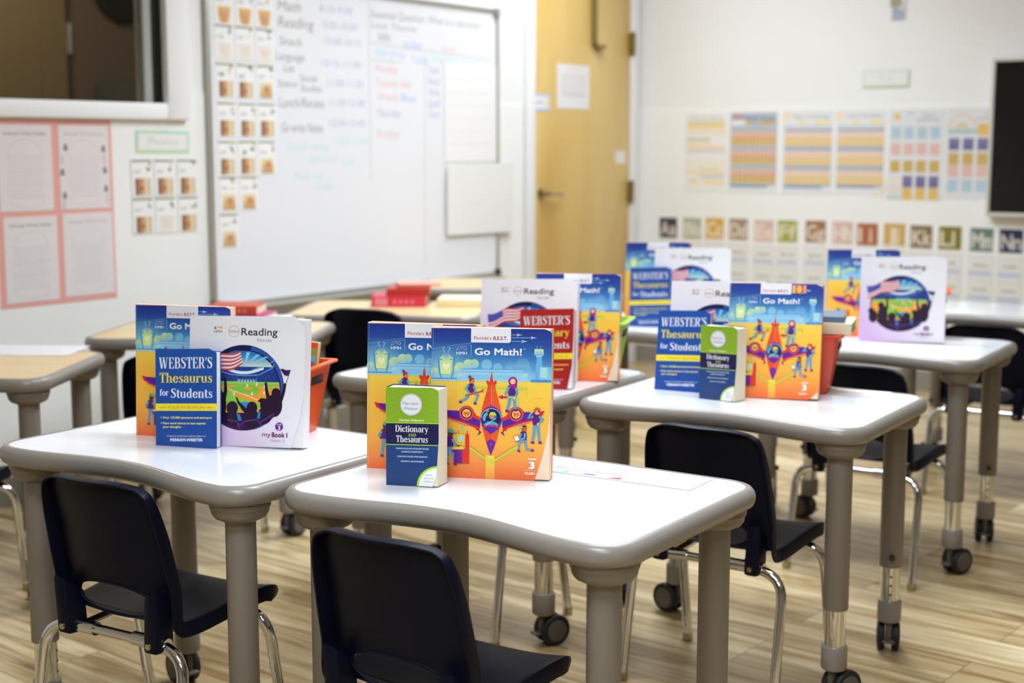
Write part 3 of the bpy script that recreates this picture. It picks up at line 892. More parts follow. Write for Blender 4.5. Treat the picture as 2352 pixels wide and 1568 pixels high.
# window looking into a dark room
win = struct(thing('window_1', 'white framed interior window showing a dark room beyond', 'window', (XL, (WY0 + WY1) / 2, WZ0)))
def loc(o, par):
    o.parent = par
    o.matrix_parent_inverse = Matrix.Translation(-Vector(par.location))
    return o
mb = MB()
mb.box((XL - .02, WY1, WZ0 - .06), (XL + .03, WY1 + .105, WZ1 + .1), WHITEP, None, .006)
mb.box((XL - .02, WY0 - .1, WZ0 - .06), (XL + .03, WY0, WZ1 + .1), WHITEP, None, .006)
mb.box((XL - .02, WY0, WZ1), (XL + .03, WY1, WZ1 + .1), WHITEP, None, .006)
mb.box((XL - .02, WY0, WZ0 - .06), (XL + .03, WY1, WZ0), WHITEP, None, .006)
loc(mb.obj('window_frame'), win)
mb = MB(); mb.box((XL - .06, WY1 - .03, WZ0), (XL - .015, WY1, WZ1), mat('gasket_black', '#0c0c0c', rough=.6)); loc(mb.obj('gasket'), win)
mb = MB(); mb.box((XL - .05, WY1 - .066, WZ0), (XL - .02, WY1 - .03, WZ1), mat('window_mullion', '#a9aaa2', rough=.45)); loc(mb.obj('mullion'), win)
GL = bpy.data.materials.new('window_glass'); GL.use_nodes = True
_g = GL.node_tree.nodes['Principled BSDF']
_g.inputs['Base Color'].default_value = (.8, .82, .8, 1); _g.inputs['Roughness'].default_value = .02; _g.inputs['Transmission Weight'].default_value = 1.0; _g.inputs['IOR'].default_value = 1.0 + .25
mb = MB(); mb.box((XL - .045, WY0, WZ0), (XL - .040, WY1 - .066, WZ1), GL); loc(mb.obj('pane', None, False), win)
# the dark room beyond, brightened by an added lamp
DK = mat('dim_room_wall', '#8a7a6a', rough=.8, noise=.05)
DK2 = mat('dim_room_door', '#9c8a68', rough=.7, noise=.05)
for nm, lo, hi in (('wall_far', (-6.1, .8, 0), (-6.0, 5.6, 2.6)), ('wall_near', (-6.1, .7, 0), (-4.36, .8, 2.6)), ('wall_end', (-6.1, 5.6, 0), (-4.36, 5.7, 2.6)), ('trim_3', (-6.1, .7, 2.6), (-4.36, 5.7, 2.7)), ('trim_4', (-6.1, .7, -.1), (-4.36, 5.7, 0))):
    struct(slab(nm, lo, hi, DK))
mb = MB(); mb.box((-6.0, 3.2, 0), (-5.95, 4.33, 2.5), DK2); mb.box((-6.0, 4.33, 0), (-5.93, 4.47, 2.5), DK2)
struct(mb.obj('door_2', None, False))
t = thing('wall_clock', 'round dark clock on the wall of the unlit room behind the window', 'clock', (-5.998, 4.86, 1.95))
mb = MB(); mb.lathe([(.18, 0), (.185, .02), (.16, .035), (.155, .03)], DARKP, Matrix.Rotation(PI / 2, 4, 'Y')); mb.obj('clock_rim', t)
mb = MB(); mb.lathe([(.155, .005), (.155, .028)], mat('clock_dark_face', '#3a3632', rough=.4), Matrix.Rotation(PI / 2, 4, 'Y')); mb.obj('clock_face', t)
t = tag(slab('cabinet', (-5.99, 4.68, .0), (-5.7, 5.3, 1.47), mat('dim_grey_cabinet', '#6c6a68', rough=.6)), 'dark grey cabinet standing in the unlit room behind the window', 'cabinet')
t = thing('ceiling_light', 'added unseen dim light brightening the room behind the window', 'light', (-5.2, 3.6, 2.59))  # invented lamp, added only to brighten the room behind the glass
mb = MB(); mb.lathe([(.12, -.05), (.15, 0)], mat('fill_lamp_glass', '#fff2dc', rough=.5, emit='#ffe2b4', estr=1.5)); mb.obj('fill_lamp_shade', t)
ld = bpy.data.lights.new('fill_bulb', 'POINT'); ld.energy = 11.0; ld.color = (1, .9, .74); ld.shadow_soft_size = .1
lb = bpy.data.objects.new('fill_bulb', ld); COL.objects.link(lb); lb.parent = t; lb.location = (0, 0, -.15)
t = tag(slab('light_switch', (-5.99, 4.50, 1.60), (-5.97, 4.535, 1.75), WHITEP, .003), 'pale switch plate beside the doorway of the unlit room behind the window', 'switch')

# door
door = struct(thing('door_1', 'tan wooden classroom door with lever handle', 'door', (XL, (DY0 + DY1) / 2, -LIFT)))
mb = MB(); mb.box((XL - .0, DY0, .008 - LIFT), (XL + .012, DY1, 2.13), DOORW, None, .002); loc(mb.obj('door_panel'), door)
mb = MB()
mb.box((XL, DY0 - .07, -LIFT), (XL + .028, DY0, 2.2), WHITEP, None, .004); mb.box((XL, DY1 + .004, -LIFT), (XL + .028, DY1 + .075, 2.2), WHITEP, None, .004)
mb.box((XL, DY0, 2.134), (XL + .028, DY1 + .004, 2.2), WHITEP, None, .004)
loc(mb.obj('door_frame'), door)
mb = MB()
X90 = Matrix.Rotation(PI / 2, 4, 'Y')
mb.lathe([(.032, 0), (.034, .008), (.022, .014), (.013, .02), (.013, .05)], NICK, Matrix.Translation((XL + .012, DY0 + .07, .915)) @ X90)
mb.tube([(XL + .058, DY0 + .07, .915), (XL + .062, DY0 + .09, .915), (XL + .06, DY0 + .19, .908), (XL + .055, DY0 + .2, .907)], .010, NICK)
loc(mb.obj('door_handle'), door)
BRS = mat('aged_brass', '#93854f', rough=.4, metal=.7)
for z in (1.71, .905, .2):
    mb = MB(); mb.tube([(XL + .03, DY1 + .004, z - .06), (XL + .03, DY1 + .004, z + .06)], .012, BRS); mb.box((XL + .012, DY1 - .02, z - .055), (XL + .03, DY1 + .02, z + .055), BRS)
    loc(mb.obj('hinge'), door)
mb = MB(); mb.tube([(XL + .03, 6.465, 2.1), (XL + .03, 6.465, 1.69)], .016, BRS); mb.tube([(XL + .03, 6.465, 1.70), (XL + .03, 6.50, 1.665), (XL + .03, 6.56, 1.675)], .013, BRS)
loc(mb.obj('closer_rod'), door)

# ------------------------------------------------------------ sheets on the walls
ML = Matrix(((0, 0, 1), (1, 0, 0), (0, 1, 0))).to_4x4()        # sheet on the left wall: x -> +Y, y -> +Z, out -> +X
MBk = Matrix(((1, 0, 0), (0, 0, -1), (0, 1, 0))).to_4x4()      # sheet on the back wall: x -> +X, y -> +Z, out -> -Y
def sheet(name, label, cat, wall, a0, z0, w, h, A, group=None, off=.0065, thick=.0006, edge='#ecebe8', tilt=0.0, m=PAPER):
    mb = MB()
    mb.box((0, 0, -thick), (w, h, 0), mat('sheet_edge_' + edge.strip('#'), edge, rough=.7))
    if A: mb.art(A, m, .00005)
    o = mb.obj(name, None, False)
    o.matrix_world = Matrix.Translation((XL + off, a0, z0) if wall == 'L' else (a0, YB - off, z0)) @ (ML if wall == 'L' else MBk) @ Matrix.Rotation(tilt, 4, 'Z')
    return tag(o, label, cat, group)
def flip(h):
    return lambda x, y: (x, h - y)
# whiteboard: local sheet coordinates are (y, z) on the wall
BY0, BY1, BZ0, BZ1 = 3.80, 5.615, .548, 1.785
wb = thing('whiteboard', 'large whiteboard with handwritten timetable on the left wall', 'whiteboard', (XL, (BY0 + BY1) / 2, BZ0))
A = Art(lambda y, z: (y, z))
A.rect(BY0, BZ0, BY1, BZ1, '#e9e9ed')
BK, PU, TE, RD, BL = '#9b9993', '#c0bade', '#bfe6df', '#ecc4bd', '#b4c4ee'
class Up:
    """writes y-up text on the board art"""
    def __call__(s, t, y, z, cap, col, w, slant=.15, bold=0.0):
        vs, fs, ar = text_faces(t, bold)
        A.lay += 1
        for f in fs:
            A._p([(y + vs[k][0] * w + vs[k][1] * cap * slant, z + vs[k][1] * cap) for k in f], col)
wr = Up()
for t, y, z, cap, w in (('Math', 4.165, 1.690, .04, .13), ('Reading', 4.165, 1.625, .045, .2), ('Snack', 4.17, 1.555, .035, .13), ('Language', 4.15, 1.495, .035, .16), ('Lab', 4.19, 1.45, .03, .06), ('Science', 4.155, 1.39, .03, .11), ('Social', 4.28, 1.415, .03, .1), ('Studies', 4.285, 1.375, .03, .12), ('Lunch/Recess', 4.16, 1.31, .04, .26), ('Go write Notes', 4.17, 1.21, .04, .24)):
    wr(t, y, z, cap, BK, w)
for t, y, z, w in (('8:10-9:00', 4.40, 1.70, .2), ('9:00-10:00', 4.42, 1.635, .21), ('10:00-10:15', 4.43, 1.57, .22), ('10:15-11:00', 4.41, 1.48, .24), ('11:00-11:30', 4.44, 1.40, .22), ('11:30-12:00', 4.45, 1.32, .22), ('12:00-12:45', 4.45, 1.235, .22)):
    wr(t, y, z, .032, PU, w)
for t, y, z, w in (('Guided reading', 4.2, 1.14, .24), ('1:00-1:30', 4.48, 1.16, .2), ('Specials', 4.33, 1.09, .16), ('2:00', 4.52, 1.07, .08), ('Pack up', 4.24, 1.02, .16), ('3:00', 4.36, .97, .1)):
    wr(t, y, z, .03, TE, w)
wr('Essential Question: What is a character?', 4.72, 1.70, .035, '#aaa9a4', .78, .1)
wr('Unit Theme', 4.72, 1.655, .03, '#b5b4ae', .3)
wr('WIN', 4.76, 1.60, .04, '#a8a49c', .08, 0); wr('today', 4.93, 1.585, .035, BL, .13); wr('Group', 5.2, 1.58, .035, RD, .1)
wr('Small group', 4.74, 1.54, .035, '#bcd4f2', .2); wr('Table', 4.98, 1.52, .035, '#bcd4f2', .12); wr('Independent', 5.12, 1.53, .035, '#c6e8e2', .2); wr('Work', 5.36, 1.52, .035, '#c6e8ea', .1)
for t, y, z, w, c in (('Monday', 4.74, 1.47, .15, RD), ('Tuesday plan', 4.74, 1.41, .24, RD), ('Weds', 4.75, 1.35, .14, RD), ('Blue', 4.91, 1.35, .1, BL), ('Thursday', 4.75, 1.28, .16, PU), ('Friday', 4.75, 1.19, .15, RD), ('Team', 5.1, 1.48, .08, PU), ('Read', 5.1, 1.43, .08, PU), ('Write', 5.1, 1.38, .08, PU), ('Spell', 5.1, 1.33, .08, PU), ('Check', 5.1, 1.28, .08, PU)):
    wr(t, y, z, .036, c, w)
for a in (((4.705, 1.775), (4.705, 1.0)), ((5.08, 1.56), (5.07, .62)), ((4.71, 1.592), (5.58, 1.56)), ((4.72, 1.52), (4.9, 1.517))):
    A.stroke(list(a), .006, '#d3d3d4')
mb = MB()
mb.box((BY0, BZ0, -.012), (BY1, BZ1, 0), mat('board_back', '#dcdcdc', rough=.5))
mb.art(A, BOARDM, .00005)
o = mb.obj('board_surface', None, False)
o.matrix_world = Matrix.Translation((XL + .018, 0, 0)) @ ML
o.parent = wb; o.matrix_parent_inverse = Matrix.Translation(-Vector(wb.location))
mb = MB()
fw = .016
for lo, hi in (((XL + .005, BY0 - fw, BZ0 - fw), (XL + .028, BY0, BZ1 + fw)), ((XL + .005, BY1, BZ0 - fw), (XL + .028, BY1 + fw, BZ1 + fw)), ((XL + .005, BY0, BZ1), (XL + .028, BY1, BZ1 + fw)), ((XL + .005, BY0, BZ0 - fw), (XL + .028, BY1, BZ0))):
    mb.box(lo, hi, ALU, None, .003)
loc(mb.obj('board_frame'), wb)
mb = MB(); mb.box((XL + .01, BY0 + .02, BZ0 - .026), (XL + .09, BY1 - .02, BZ0 - .017), ALU, None, .003); loc(mb.obj('marker_tray'), wb)
for y in (BY0 - .004, BY1 + .004):
    mb = MB(); mb.box((XL + .005, y - .018, BZ0 - .028), (XL + .034, y + .018, BZ0 + .012), DARKP, None, .004); loc(mb.obj('corner_cap'), wb)
mb = MB(); mb.box((XL + .005, BY1 - .02, BZ1 - .02), (XL + .034, BY1 + .02, BZ1 + .02), ALU, None, .004); loc(mb.obj('corner_cap'), wb)

# phonics cards: header strip, doodle, letters and a mouth photo
def card_art(w, h, kind, word, k):
    A = Art(flip(h))
    A.rect(0, 0, w, h, '#edecea')
    A.rect(.002, .004, w - .004, .011, '#8f9272'); A.rect(.002, .004, w - .03, .006, '#5f6048')
    rnd = random.Random(k)
    for i in range(4):
        A.disc(w - .012 - rnd.random() * .02, .012 + rnd.random() * .035, .004 + rnd.random() * .003, rnd.choice(['#8a8a68', '#55563f', '#b8a05c', '#9a94a0']), n=7)
    A.text(word, .012, .052, .018, '#9b9a97', width=.034)
    px0, px1, py0, py1 = w * .16, w * .86, h * .52, h * .97
    if kind == 'side':
        n = 8
        st = [(0, '#7a5638'), (.25, '#a87a56'), (.5, '#c9a27c'), (.75, '#e6cfa8'), (.92, '#e9d6b2'), (1, '#6f6040')]
        for i in range(n):
            A.poly([(px0 + (px1 - px0) * i / n, py0), (px0 + (px1 - px0) * (i + 1) / n, py0), (px0 + (px1 - px0) * (i + 1) / n, py1), (px0 + (px1 - px0) * i / n, py1)], [ramp(st, i / n), ramp(st, (i + 1) / n)] * 1 + [ramp(st, (i + 1) / n), ramp(st, i / n)], keep=i > 0)
        A.disc(px0 + (px1 - px0) * .45, (py0 + py1) / 2 + .006, .009, '#9a5c48', ry=.006, n=12)
    elif kind == 'front':
        A.rect(px0, py0, px1, py1, '#e8cf9c', '#eadfca')
        A.poly([(px0, py0), (px1, py0), (px1 - .006, py0 + .03), (px1 - .018, py1), (px0 + .018, py1), (px0 + .006, py0 + .03)], ['#e3b878'] * 2 + ['#d09a68'] * 4)
        A.disc((px0 + px1) / 2, (py0 + py1) / 2 - .002, .011, '#b5705c', ry=.006, n=12); A.disc((px0 + px1) / 2, (py0 + py1) / 2 - .002, .007, '#efe4da', ry=.002, n=10)
    elif kind == 'chin':
        A.rect(px0, py0, px1, py1, '#ead6ac', '#b9a27c')
        A.disc((px0 + px1) / 2 + .004, (py0 + py1) / 2 + .004, .02, '#d09a6c', ry=.024, n=16)
        A.disc((px0 + px1) / 2 + .004, (py0 + py1) / 2 - .004, .009, '#b06a50', ry=.004, n=10)
    else:
        A.rect(px0, py0, px1, py1, '#e4dcd4', '#e8e0d2')
        A.ring((px0 + px1) / 2, (py0 + py1) / 2, .012, .002, '#c9a8a0', n=16)
    return A
CW, CH = .098, .135
kinds = [['front'] * 3, ['pale'] * 3, ['side', 'side', 'chin'], ['side'] * 3, ['side', 'side', 'chin'], ['chin', 'chin'], ['chin']]
words = [['ai', 'ay', 'ee'], ['ng', 'nk', 'wh'], ['i', 'g', 'qu'], ['ch', 'sh', 'th'], ['ph', 'j', 'au'], ['ow', 'oo'], ['oi']]
rowz = [1.652, 1.515, 1.371, 1.223, 1.076, .939, .797]
rown = ['top', 'second', 'third', 'fourth', 'fifth', 'sixth', 'lowest']
coln = ['left', 'middle', 'right']
KD = {'front': 'tan face photo', 'pale': 'pale drawing', 'side': 'brown mouth photo', 'chin': 'orange chin photo'}
for i, ks in enumerate(kinds):
    for j, kd in enumerate(ks):
        y = (3.878, 3.984, 4.090)[j] + random.uniform(-.003, .003)
        A = card_art(CW, CH, kd, words[i][j], i * 3 + j)
        sheet('phonics_card', 'phonics card with %s, %s column, %s row on whiteboard' % (KD[kd], coln[j], rown[i]), 'card', 'L', y - CW * .51, rowz[i] - CH * .255, CW, CH, A, 'phonics cards on the whiteboard', off=.0195, thick=.0006, tilt=random.uniform(-.02, .02))
kinds = [['side'] * 3, ['side', 'pale', 'side']]
for i in range(2):
    for j in range(3):
        y = (3.470, 3.575, 3.683)[j]; z = (1.007, .868)[i]
        A = card_art(CW, CH, kinds[i][j], [['ur', 'er', 'ir'], ['or', 'ar', 'air']][i][j], 40 + i * 3 + j)
        sheet('phonics_card', 'phonics card with %s below green phonics sign, %s row %s' % (KD[kinds[i][j]], ('upper', 'lower')[i], coln[j]), 'card', 'L', y - CW * .5, z - CH * .255, CW, CH, A, 'phonics cards on the wall panel', tilt=random.uniform(-.03, .03))
def sign_art(w, h, t, tw, c='#b7dcc0', tc='#c3c8c0', b=.012):
    A = Art(flip(h)); A.rect(0, 0, w, h, c, '#c6dfba'); A.rect(b, b, w - b, h - b, '#eae8e6'); A.text(t, w / 2, h * .66, h * .36, tc, width=tw, align='c'); return A
sheet('wall_sign', 'green bordered phonics sign above six cards on left wall', 'sign', 'L', 3.447, 1.132, .25, .08, sign_art(.25, .08, 'Phonics', .14), tilt=-.01)
sheet('wall_sign', 'small green bordered sign high on back wall above posters', 'sign', 'B', -2.89, 1.447, .24, .082, sign_art(.24, .082, 'ELA', .07, '#cfe2cd', '#d6d6d2', .008))

# four writing templates on a pink backing sheet
PK = '#eaa79d'
A = Art(lambda x, y: (x, y)); A.rect(0, 0, .48, .63, PK)
sheet('poster_backing', 'pink paper backing behind four white writing templates on left wall', 'poster', 'L', 2.858, .612, .48, .632, A, edge='#e9a196', off=.0052)
def template_art(title, doodles, light):
    w, h = .212, .29
    A = Art(flip(h)); A.rect(0, 0, w, h, '#e3dcdc')
    A.text('Hamburger Writing Template', w / 2, .034, .0105, '#8f8685' if not light else '#c0b6b4', width=.165, align='c', bold=.02)
    c = '#c9c3c3' if light else '#b7b1b1'
    A.stroke([(.035, .105)] + [(.105 - .07 * math.cos(PI * k / 10), .105 - .055 * math.sin(PI * k / 10)) for k in range(11)] + [(.175, .105), (.035, .105)], .0012, c)
    for k in range(3):
        y = .115 + k * .043
        A.stroke([(.035, y), (.178, y), (.178, y + .036), (.035, y + .036), (.035, y)], .0012, c)
        for q in range(3):
            A.stroke([(.045, y + .009 + q * .009), (.165, y + .009 + q * .009)], .0022, '#d0cacb')
    A.stroke([(.035, .245), (.178, .245)] + [(.105 + .07 * math.cos(PI * k / 10), .248 + .03 * math.sin(PI * k / 10)) for k in range(11)], .0012, c)
    if doodles:
        for x, y in ((.028, .075), (.188, .08), (.012, .16), (.192, .155), (.018, .24), (.194, .22)):
            A.poly([(x - .008, y + .012), (x - .008, y - .004), (x, y - .013), (x + .008, y - .004), (x + .008, y + .012)], '#77716c'); A.disc(x, y, .003, '#e0dada', n=6)
        for x, y in ((.016, .12), (.192, .12), (.2, .26), (.016, .275)):
            A.stroke([(x, y - .018), (x - .004, y), (x, y + .014)], .003, '#8a8480')
    return A
for k, (y, z, d, l, lab) in enumerate(((2.872, .936, False, False, 'upper left, with filled in lines and dark title'), (3.112, .936, True, True, 'upper right, with small dark doodles round edge'), (2.880, .628, False, False, 'lower left, blank with dark title'), (3.116, .632, False, True, 'lower right, blank with faint title'))):
    sheet('writing_template', 'white writing template on pink backing, ' + lab, 'paper', 'L', y, z, .212, .29, template_art('', d, l), 'writing templates on the pink backing', off=.0066)

# chart paper over the whiteboard
A = Art(lambda x, y: (x, y)); A.rect(0, 0, .42, .455, '#eeeceb')
for k in range(6): A.stroke([(.02, .08 + k * .06), (.36, .084 + k * .06)], .008, '#e9e6e6')
sheet('chart_paper', 'upper blank chart paper sheet hung on right of whiteboard', 'paper', 'L', 5.215, 1.08, .42, .455, A, off=.0205)
A = Art(lambda x, y: (x, y)); A.rect(0, 0, .52, .335, '#e9e8e5')
sheet('chart_paper', 'lower blank chart paper sheet overhanging right edge of whiteboard', 'paper', 'L', 5.217, .742, .52, .335, A, off=.031, tilt=-.01)

# papers on the door
def notice(w, h):
    A = Art(flip(h)); A.rect(0, 0, w, h, '#eeebea'); A.text('EXIT PLAN', w / 2, .03, .012, '#e3b3ac', width=.12, align='c')
    A.rect(.04, .05, w - .04, h - .06, '#dedbd9'); A.rect(.05, .06, w - .05, h - .08, '#e6e3e2'); return A
sheet('door_notice', 'white paper notice taped in the middle of wooden door', 'paper', 'L', 6.143, 1.345, .3, .225, notice(.3, .225), off=.0135)
A = Art(lambda x, y: (x, y)); A.rect(0, 0, .138, .083, '#c3c8ea'); A.rect(.012, .012, .126, .071, '#eceef4'); A.rect(.09, .02, .112, .062, '#f0d79a'); A.rect(.02, .035, .07, .045, '#a9b0b8')
sheet('door_sign', 'small blue edged sign at left edge of wooden door', 'sign', 'L', 5.94, 1.33, .138, .083, A, off=.0137)
sheet('door_plate', 'small square white plate near hinge edge of wooden door', 'plate', 'L', 6.71, 1.06, .10, .067, None, off=.0145, thick=.002)

# posters on the back wall
def poster_lists(w, h):
    A = Art(flip(h)); A.rect(0, 0, w, h, '#eceae6')
    A.text('Word types', .02, .035, .024, '#b3c3b6', width=w - .05); A.rect(.02, .045, w - .02, .055, '#d6c890'); A.rect(.02, .06, w - .02, .078, '#eccd80')
    for y0, y1, c in ((.08, .12, '#efe0cc'), (.135, .15, '#c2c8ba'), (.155, .175, '#efdfb4'), (.18, .2, '#ecd3b8'), (.203, .215, '#cfd6d8'), (.25, .3, '#efe6d6'), (.31, .33, '#ecdcb8')):
        A.rect(.015, y0, w * (.6 if y0 in (.135, .155) else .95), y1, c)
    for k in range(4): A.rect(.1 + k * .03, .29, .112 + k * .03, .32, '#e6d2ae')
    A.rect(.1, .335, w - .02, .35, '#c8cfcc'); A.rect(.12, .36, w - .02, .385, '#f0dcaa'); A.rect(.03, .35, .09, .38, '#efdcb4'); return A
def poster_rows(w, h, dark, head):
    A = Art(flip(h)); A.rect(0, 0, w, h, '#e6e6e9')
    if dark:
        A.rect(.01, .01, w - .01, h - .04, '#b3bcc4'); A.rect(0, 0, .008, h, '#dfe2e4')
        A.rect(.02, .02, .08, .04, '#c7938a'); A.rect(.015, .05, .1, .075, '#eceaea'); A.text(head, .09, .05, .022, '#6d6f8e', width=w - .11, bold=.02)
    else:
        A.text(head, .06, .04, .022, '#b4bab6', width=w - .09, bold=.02); A.rect(.0, .01, .045, .05, '#f2dfc4')
    A.rect(.09, .055, .13, .072, '#d9b85e' if dark else '#f0dc94'); A.rect(.18, .055, w - .02, .072, '#d2b054' if dark else '#f0dc94')
    A.rect(.01, .08, w - .01, .09, '#bccad4')
    for k in range(3):
        y = .095 + k * .098
        for j, (d, c) in enumerate(((0, '#8f9fc0' if not dark else '#9fb0c4'), (.012, '#e6cabb' if not dark else '#e2b8a6'), (.026, '#eacfb8' if not dark else '#dfae98'), (.04, '#e9c9a4' if not dark else '#d9a884'), (.052, '#e4c27a' if not dark else '#cda656'), (.066, '#ecd08e' if not dark else '#d6b868'), (.078, '#d6b56e' if not dark else '#c9a860'), (.088, '#bac6d2'))):
            A.rect(.012, y + d, w - .012, y + d + .0135, c)
        for q in range(10):
            A.rect(.02 + q * (w - .04) / 10, y, .024 + q * (w - .04) / 10, y + .09, '#e9d9c8')
    A.rect(.012, h - .045, w * .8, h - .03, '#8fa6a4' if dark else '#97a4c4'); return A
def poster_blocks(w, h, kind):
    A = Art(flip(h)); A.rect(0, 0, w, h, '#dfe0e3')
    cy, cp, cm, cn, cb = '#e2bd68', '#e2bcb0', '#ccae62', '#767099', '#b5cad6'
    A.text('Sight', w - .12, .035, .018, '#b2aeb0', width=.07); A.text('syllables', w - .15, .058, .018, '#a09c9e', width=.12)
    if kind == 0:
        A.disc(.04, .035, .017, '#e9c25e', n=18); A.rect(.09, .012, .12, .022, '#c8ccca')
        rows = [(.085, cb, 0), (.165, cp, 0), (.25, cm, 0), (.325, cn, 1), (.385, cy, 1)]
        A.ring(.03, h - .005, .10, .012, '#efe0b8', 180, 300); A.ring(.035, h - .005, .07, .01, '#e8cfc4', 180, 300); A.ring(.04, h - .005, .045, .01, '#ead0a8', 180, 320)
        A.rect(.0, h - .02, .07, h, '#c6d4d2')
    else:
        A.ring(.075, .10, .072, .012, '#e8cdbf', 180, 360); A.ring(.075, .10, .03, .008, '#e8cc84', 180, 360); A.ring(.075, .10, .02, .006, '#cbb36a', 180, 360); A.rect(.005, .10, .15, .125, '#b9c8c8')
        rows = [(.075, cy, 2), (.145, cn, 0), (.215, cm, 0), (.275, cp, 0), (.345, cb, 0)]
    n = 4
    cw = (w - .02) / n
    for y, c, st in rows:
        for k in range(st, n):
            A.rect(.012 + k * cw, y, .012 + k * cw + cw * .74, y + .058, c)
            if c == cn:
                A.text('ab', .012 + k * cw + .006, y + .018, .012, '#a8a4c4', width=cw * .5)
    return A
PG = 'pastel teaching posters in a row on the back wall'
def poster(x0, x1, z0, z1, A, lab): sheet('wall_poster', lab, 'poster', 'B', x0, z0, x1 - x0, z1 - z0, A, PG, off=.0055)
poster(-3.902, -3.640, .91, 1.332, poster_lists(.262, .422), 'pale list poster nearest the door in the poster row')
poster(-3.632, -3.345, .905, 1.338, poster_rows(.287, .433, True, 'Math Facts'), 'strongest coloured chart poster with dark heading, second from the door')
poster(-3.320, -3.036, .906, 1.336, poster_rows(.284, .43, False, 'Skip Counting'), 'pink and yellow striped chart poster with grey heading, third from door')
poster(-3.026, -2.756, .912, 1.336, poster_rows(.27, .424, False, 'word families'), 'striped chart poster, fourth from the door, left of the sun poster')
poster(-2.742, -2.456, .890, 1.333, poster_blocks(.286, .443, 0), 'block grid poster with small yellow sun at its top')
poster(-2.449, -2.15, .90, 1.337, poster_blocks(.299, .437, 1), 'block grid poster with rainbow arch, partly behind the television')
A = Art(lambda x, y: (x, y)); A.rect(0, 0, .075, .16, '#e6e4e2'); A.rect(.008, .0, .07, .05, '#aab4c6'); A.rect(.0, .06, .06, .15, '#a8a48e'); A.text('P', .02, .07, .03, '#77745f')
sheet('wall_card', 'small grey blue card high on back wall above green sign', 'card', 'B', -2.755, 1.77, .075, .16, A, tilt=.04)

# alphabet cards and word strips
LET = [('A', -3.997, .705, '#4a4650', 'dark charcoal'), ('B', -3.848, .707, '#a9b193', 'sage green'), ('C', -3.709, .712, '#d9a94e', 'golden yellow'), ('D', -3.565, .711, '#a88a72', 'taupe brown'), ('E', -3.416, .708, '#dcb8aa', 'pale pink'), ('F', -3.279, .71, '#a8a848', 'olive green'), ('G', -3.12, .714, '#a1764f', 'brown'), ('H', -2.972, .714, '#dcb8ac', 'rose pink'), ('I', -2.837, .709, '#b06a44', 'rust'), ('J', -2.696, .714, '#d2aa62', 'mustard'), ('K', -2.558, .708, '#8a7050', 'dark tan'), ('L', -2.412, .707, '#857a2a', 'deep olive'), ('M', -2.258, .705, '#6e847c', 'grey green'), ('N', -2.116, .703, '#343a54', 'navy')]
WORDS = {'A': ('and', 'are'), 'B': ('been', 'both'), 'C': ('could', 'called'), 'D': ('does', 'done'), 'E': ('each', 'every'), 'F': ('find', 'from'), 'G': ('goes', 'great'), 'H': ('have', 'here'), 'I': ('into', 'idea'), 'J': ('just', 'join'), 'K': ('know', 'keep'), 'L': ('look', 'little'), 'M': ('many', 'month'), 'N': ('number', 'never')}
for c, x, z, col, cn in LET:
    w, h = .112, .113
    A = Art(flip(h)); A.rect(0, 0, w, h, col)
    lt = mixc(col, '#efe6da', .8)
    A.text(c, .010, .096, .076, lt, width=.052 if c != 'I' else .014, bold=.03); A.text(c.lower(), .068, .096, .076, lt, width=.036 if c not in 'IJL' else .010, bold=.03)
    sheet('alphabet_card', '%s alphabet card with letter %s in the card row' % (cn, c), 'card', 'B', x - w / 2, z - h / 2, w, h, A, 'alphabet cards along the back wall', off=.0055, edge='#dcd8d2', tilt=random.uniform(-.012, .012))
    w, h = .128, .30
    A = Art(flip(h)); A.rect(0, 0, w, h, '#e3e0dc')
    for k, wd in enumerate(WORDS[c]):
        y = .012 + k * .118
        A.rect(.006, y, w - .006, y + .108, '#e9e6e2'); A.text(wd, w / 2, y + .045, .022, '#a9a493', width=.07, align='c', bold=.015)
        A.rect(.008, y + .066, w - .012, y + .088, '#c4cde0')
    sheet('word_strip', 'white word strip with blue bars below the %s alphabet card' % c, 'poster', 'B', x - w / 2, z - .0565 - .018 - h, w, h, A, 'word strips under the alphabet cards', off=.0055)

# television
tv = thing('television', 'wall mounted black television with pale frame at right edge', 'television', (-1.55, YB - .004, .82))
mb = MB()
x0, x1, z0, z1 = -2.225, -.92, .822, 1.566
b = .018
for lo, hi in (((x0, z0), (x0 + b, z1)), ((x1 - b, z0), (x1, z1)), ((x0 + b, z0), (x1 - b, z0 + b)), ((x0 + b, z1 - b), (x1 - b, z1))):
    mb.box((lo[0], YB - .07, lo[1]), (hi[0], YB - .006, hi[1]), mat('tv_pale_frame', '#cfccc4', rough=.4), None, .003)
loc(mb.obj('tv_frame'), tv)
mb = MB(); mb.box((x0 + b, YB - .062, z0 + b), (x1 - b, YB - .01, z1 - b), BLACKS); loc(mb.obj('tv_screen', None, False), tv)
# ------------------------------------------------------------ desks
DH = .566 + LIFT
WW, DD = .670, .492                       # white top
def desk_outline(off=0.0, n=10):
    """outline of the writing surface, counter-clockwise from the front left corner"""
    hw, hd, r = WW / 2, DD / 2, .055
    dip = .042
    P = []
    def corner(cx, cy, a0, a1):
        for k in range(n + 1):
            a = R(a0 + (a1 - a0) * k / n)
            P.append((cx + r * math.cos(a), cy + r * math.sin(a)))
    corner(-hw + r, -hd + r, 180, 270)
    m = 28
    for k in range(1, m):
        u = k / m
        P.append((-hw + r + (WW - 2 * r) * u, -hd + dip * math.sin(PI * u) ** 2))
    corner(hw - r, -hd + r, 270, 360)
    corner(hw - r, hd - r, 0, 90)
    corner(-hw + r, hd - r, 90, 180)
    return P
def normals2(P):
    N = []
    for i in range(len(P)):
        a = P[i - 1]; b = P[(i + 1) % len(P)]
        d = Vector((b[0] - a[0], b[1] - a[1])).normalized()
        N.append((d.y, -d.x))
    return N

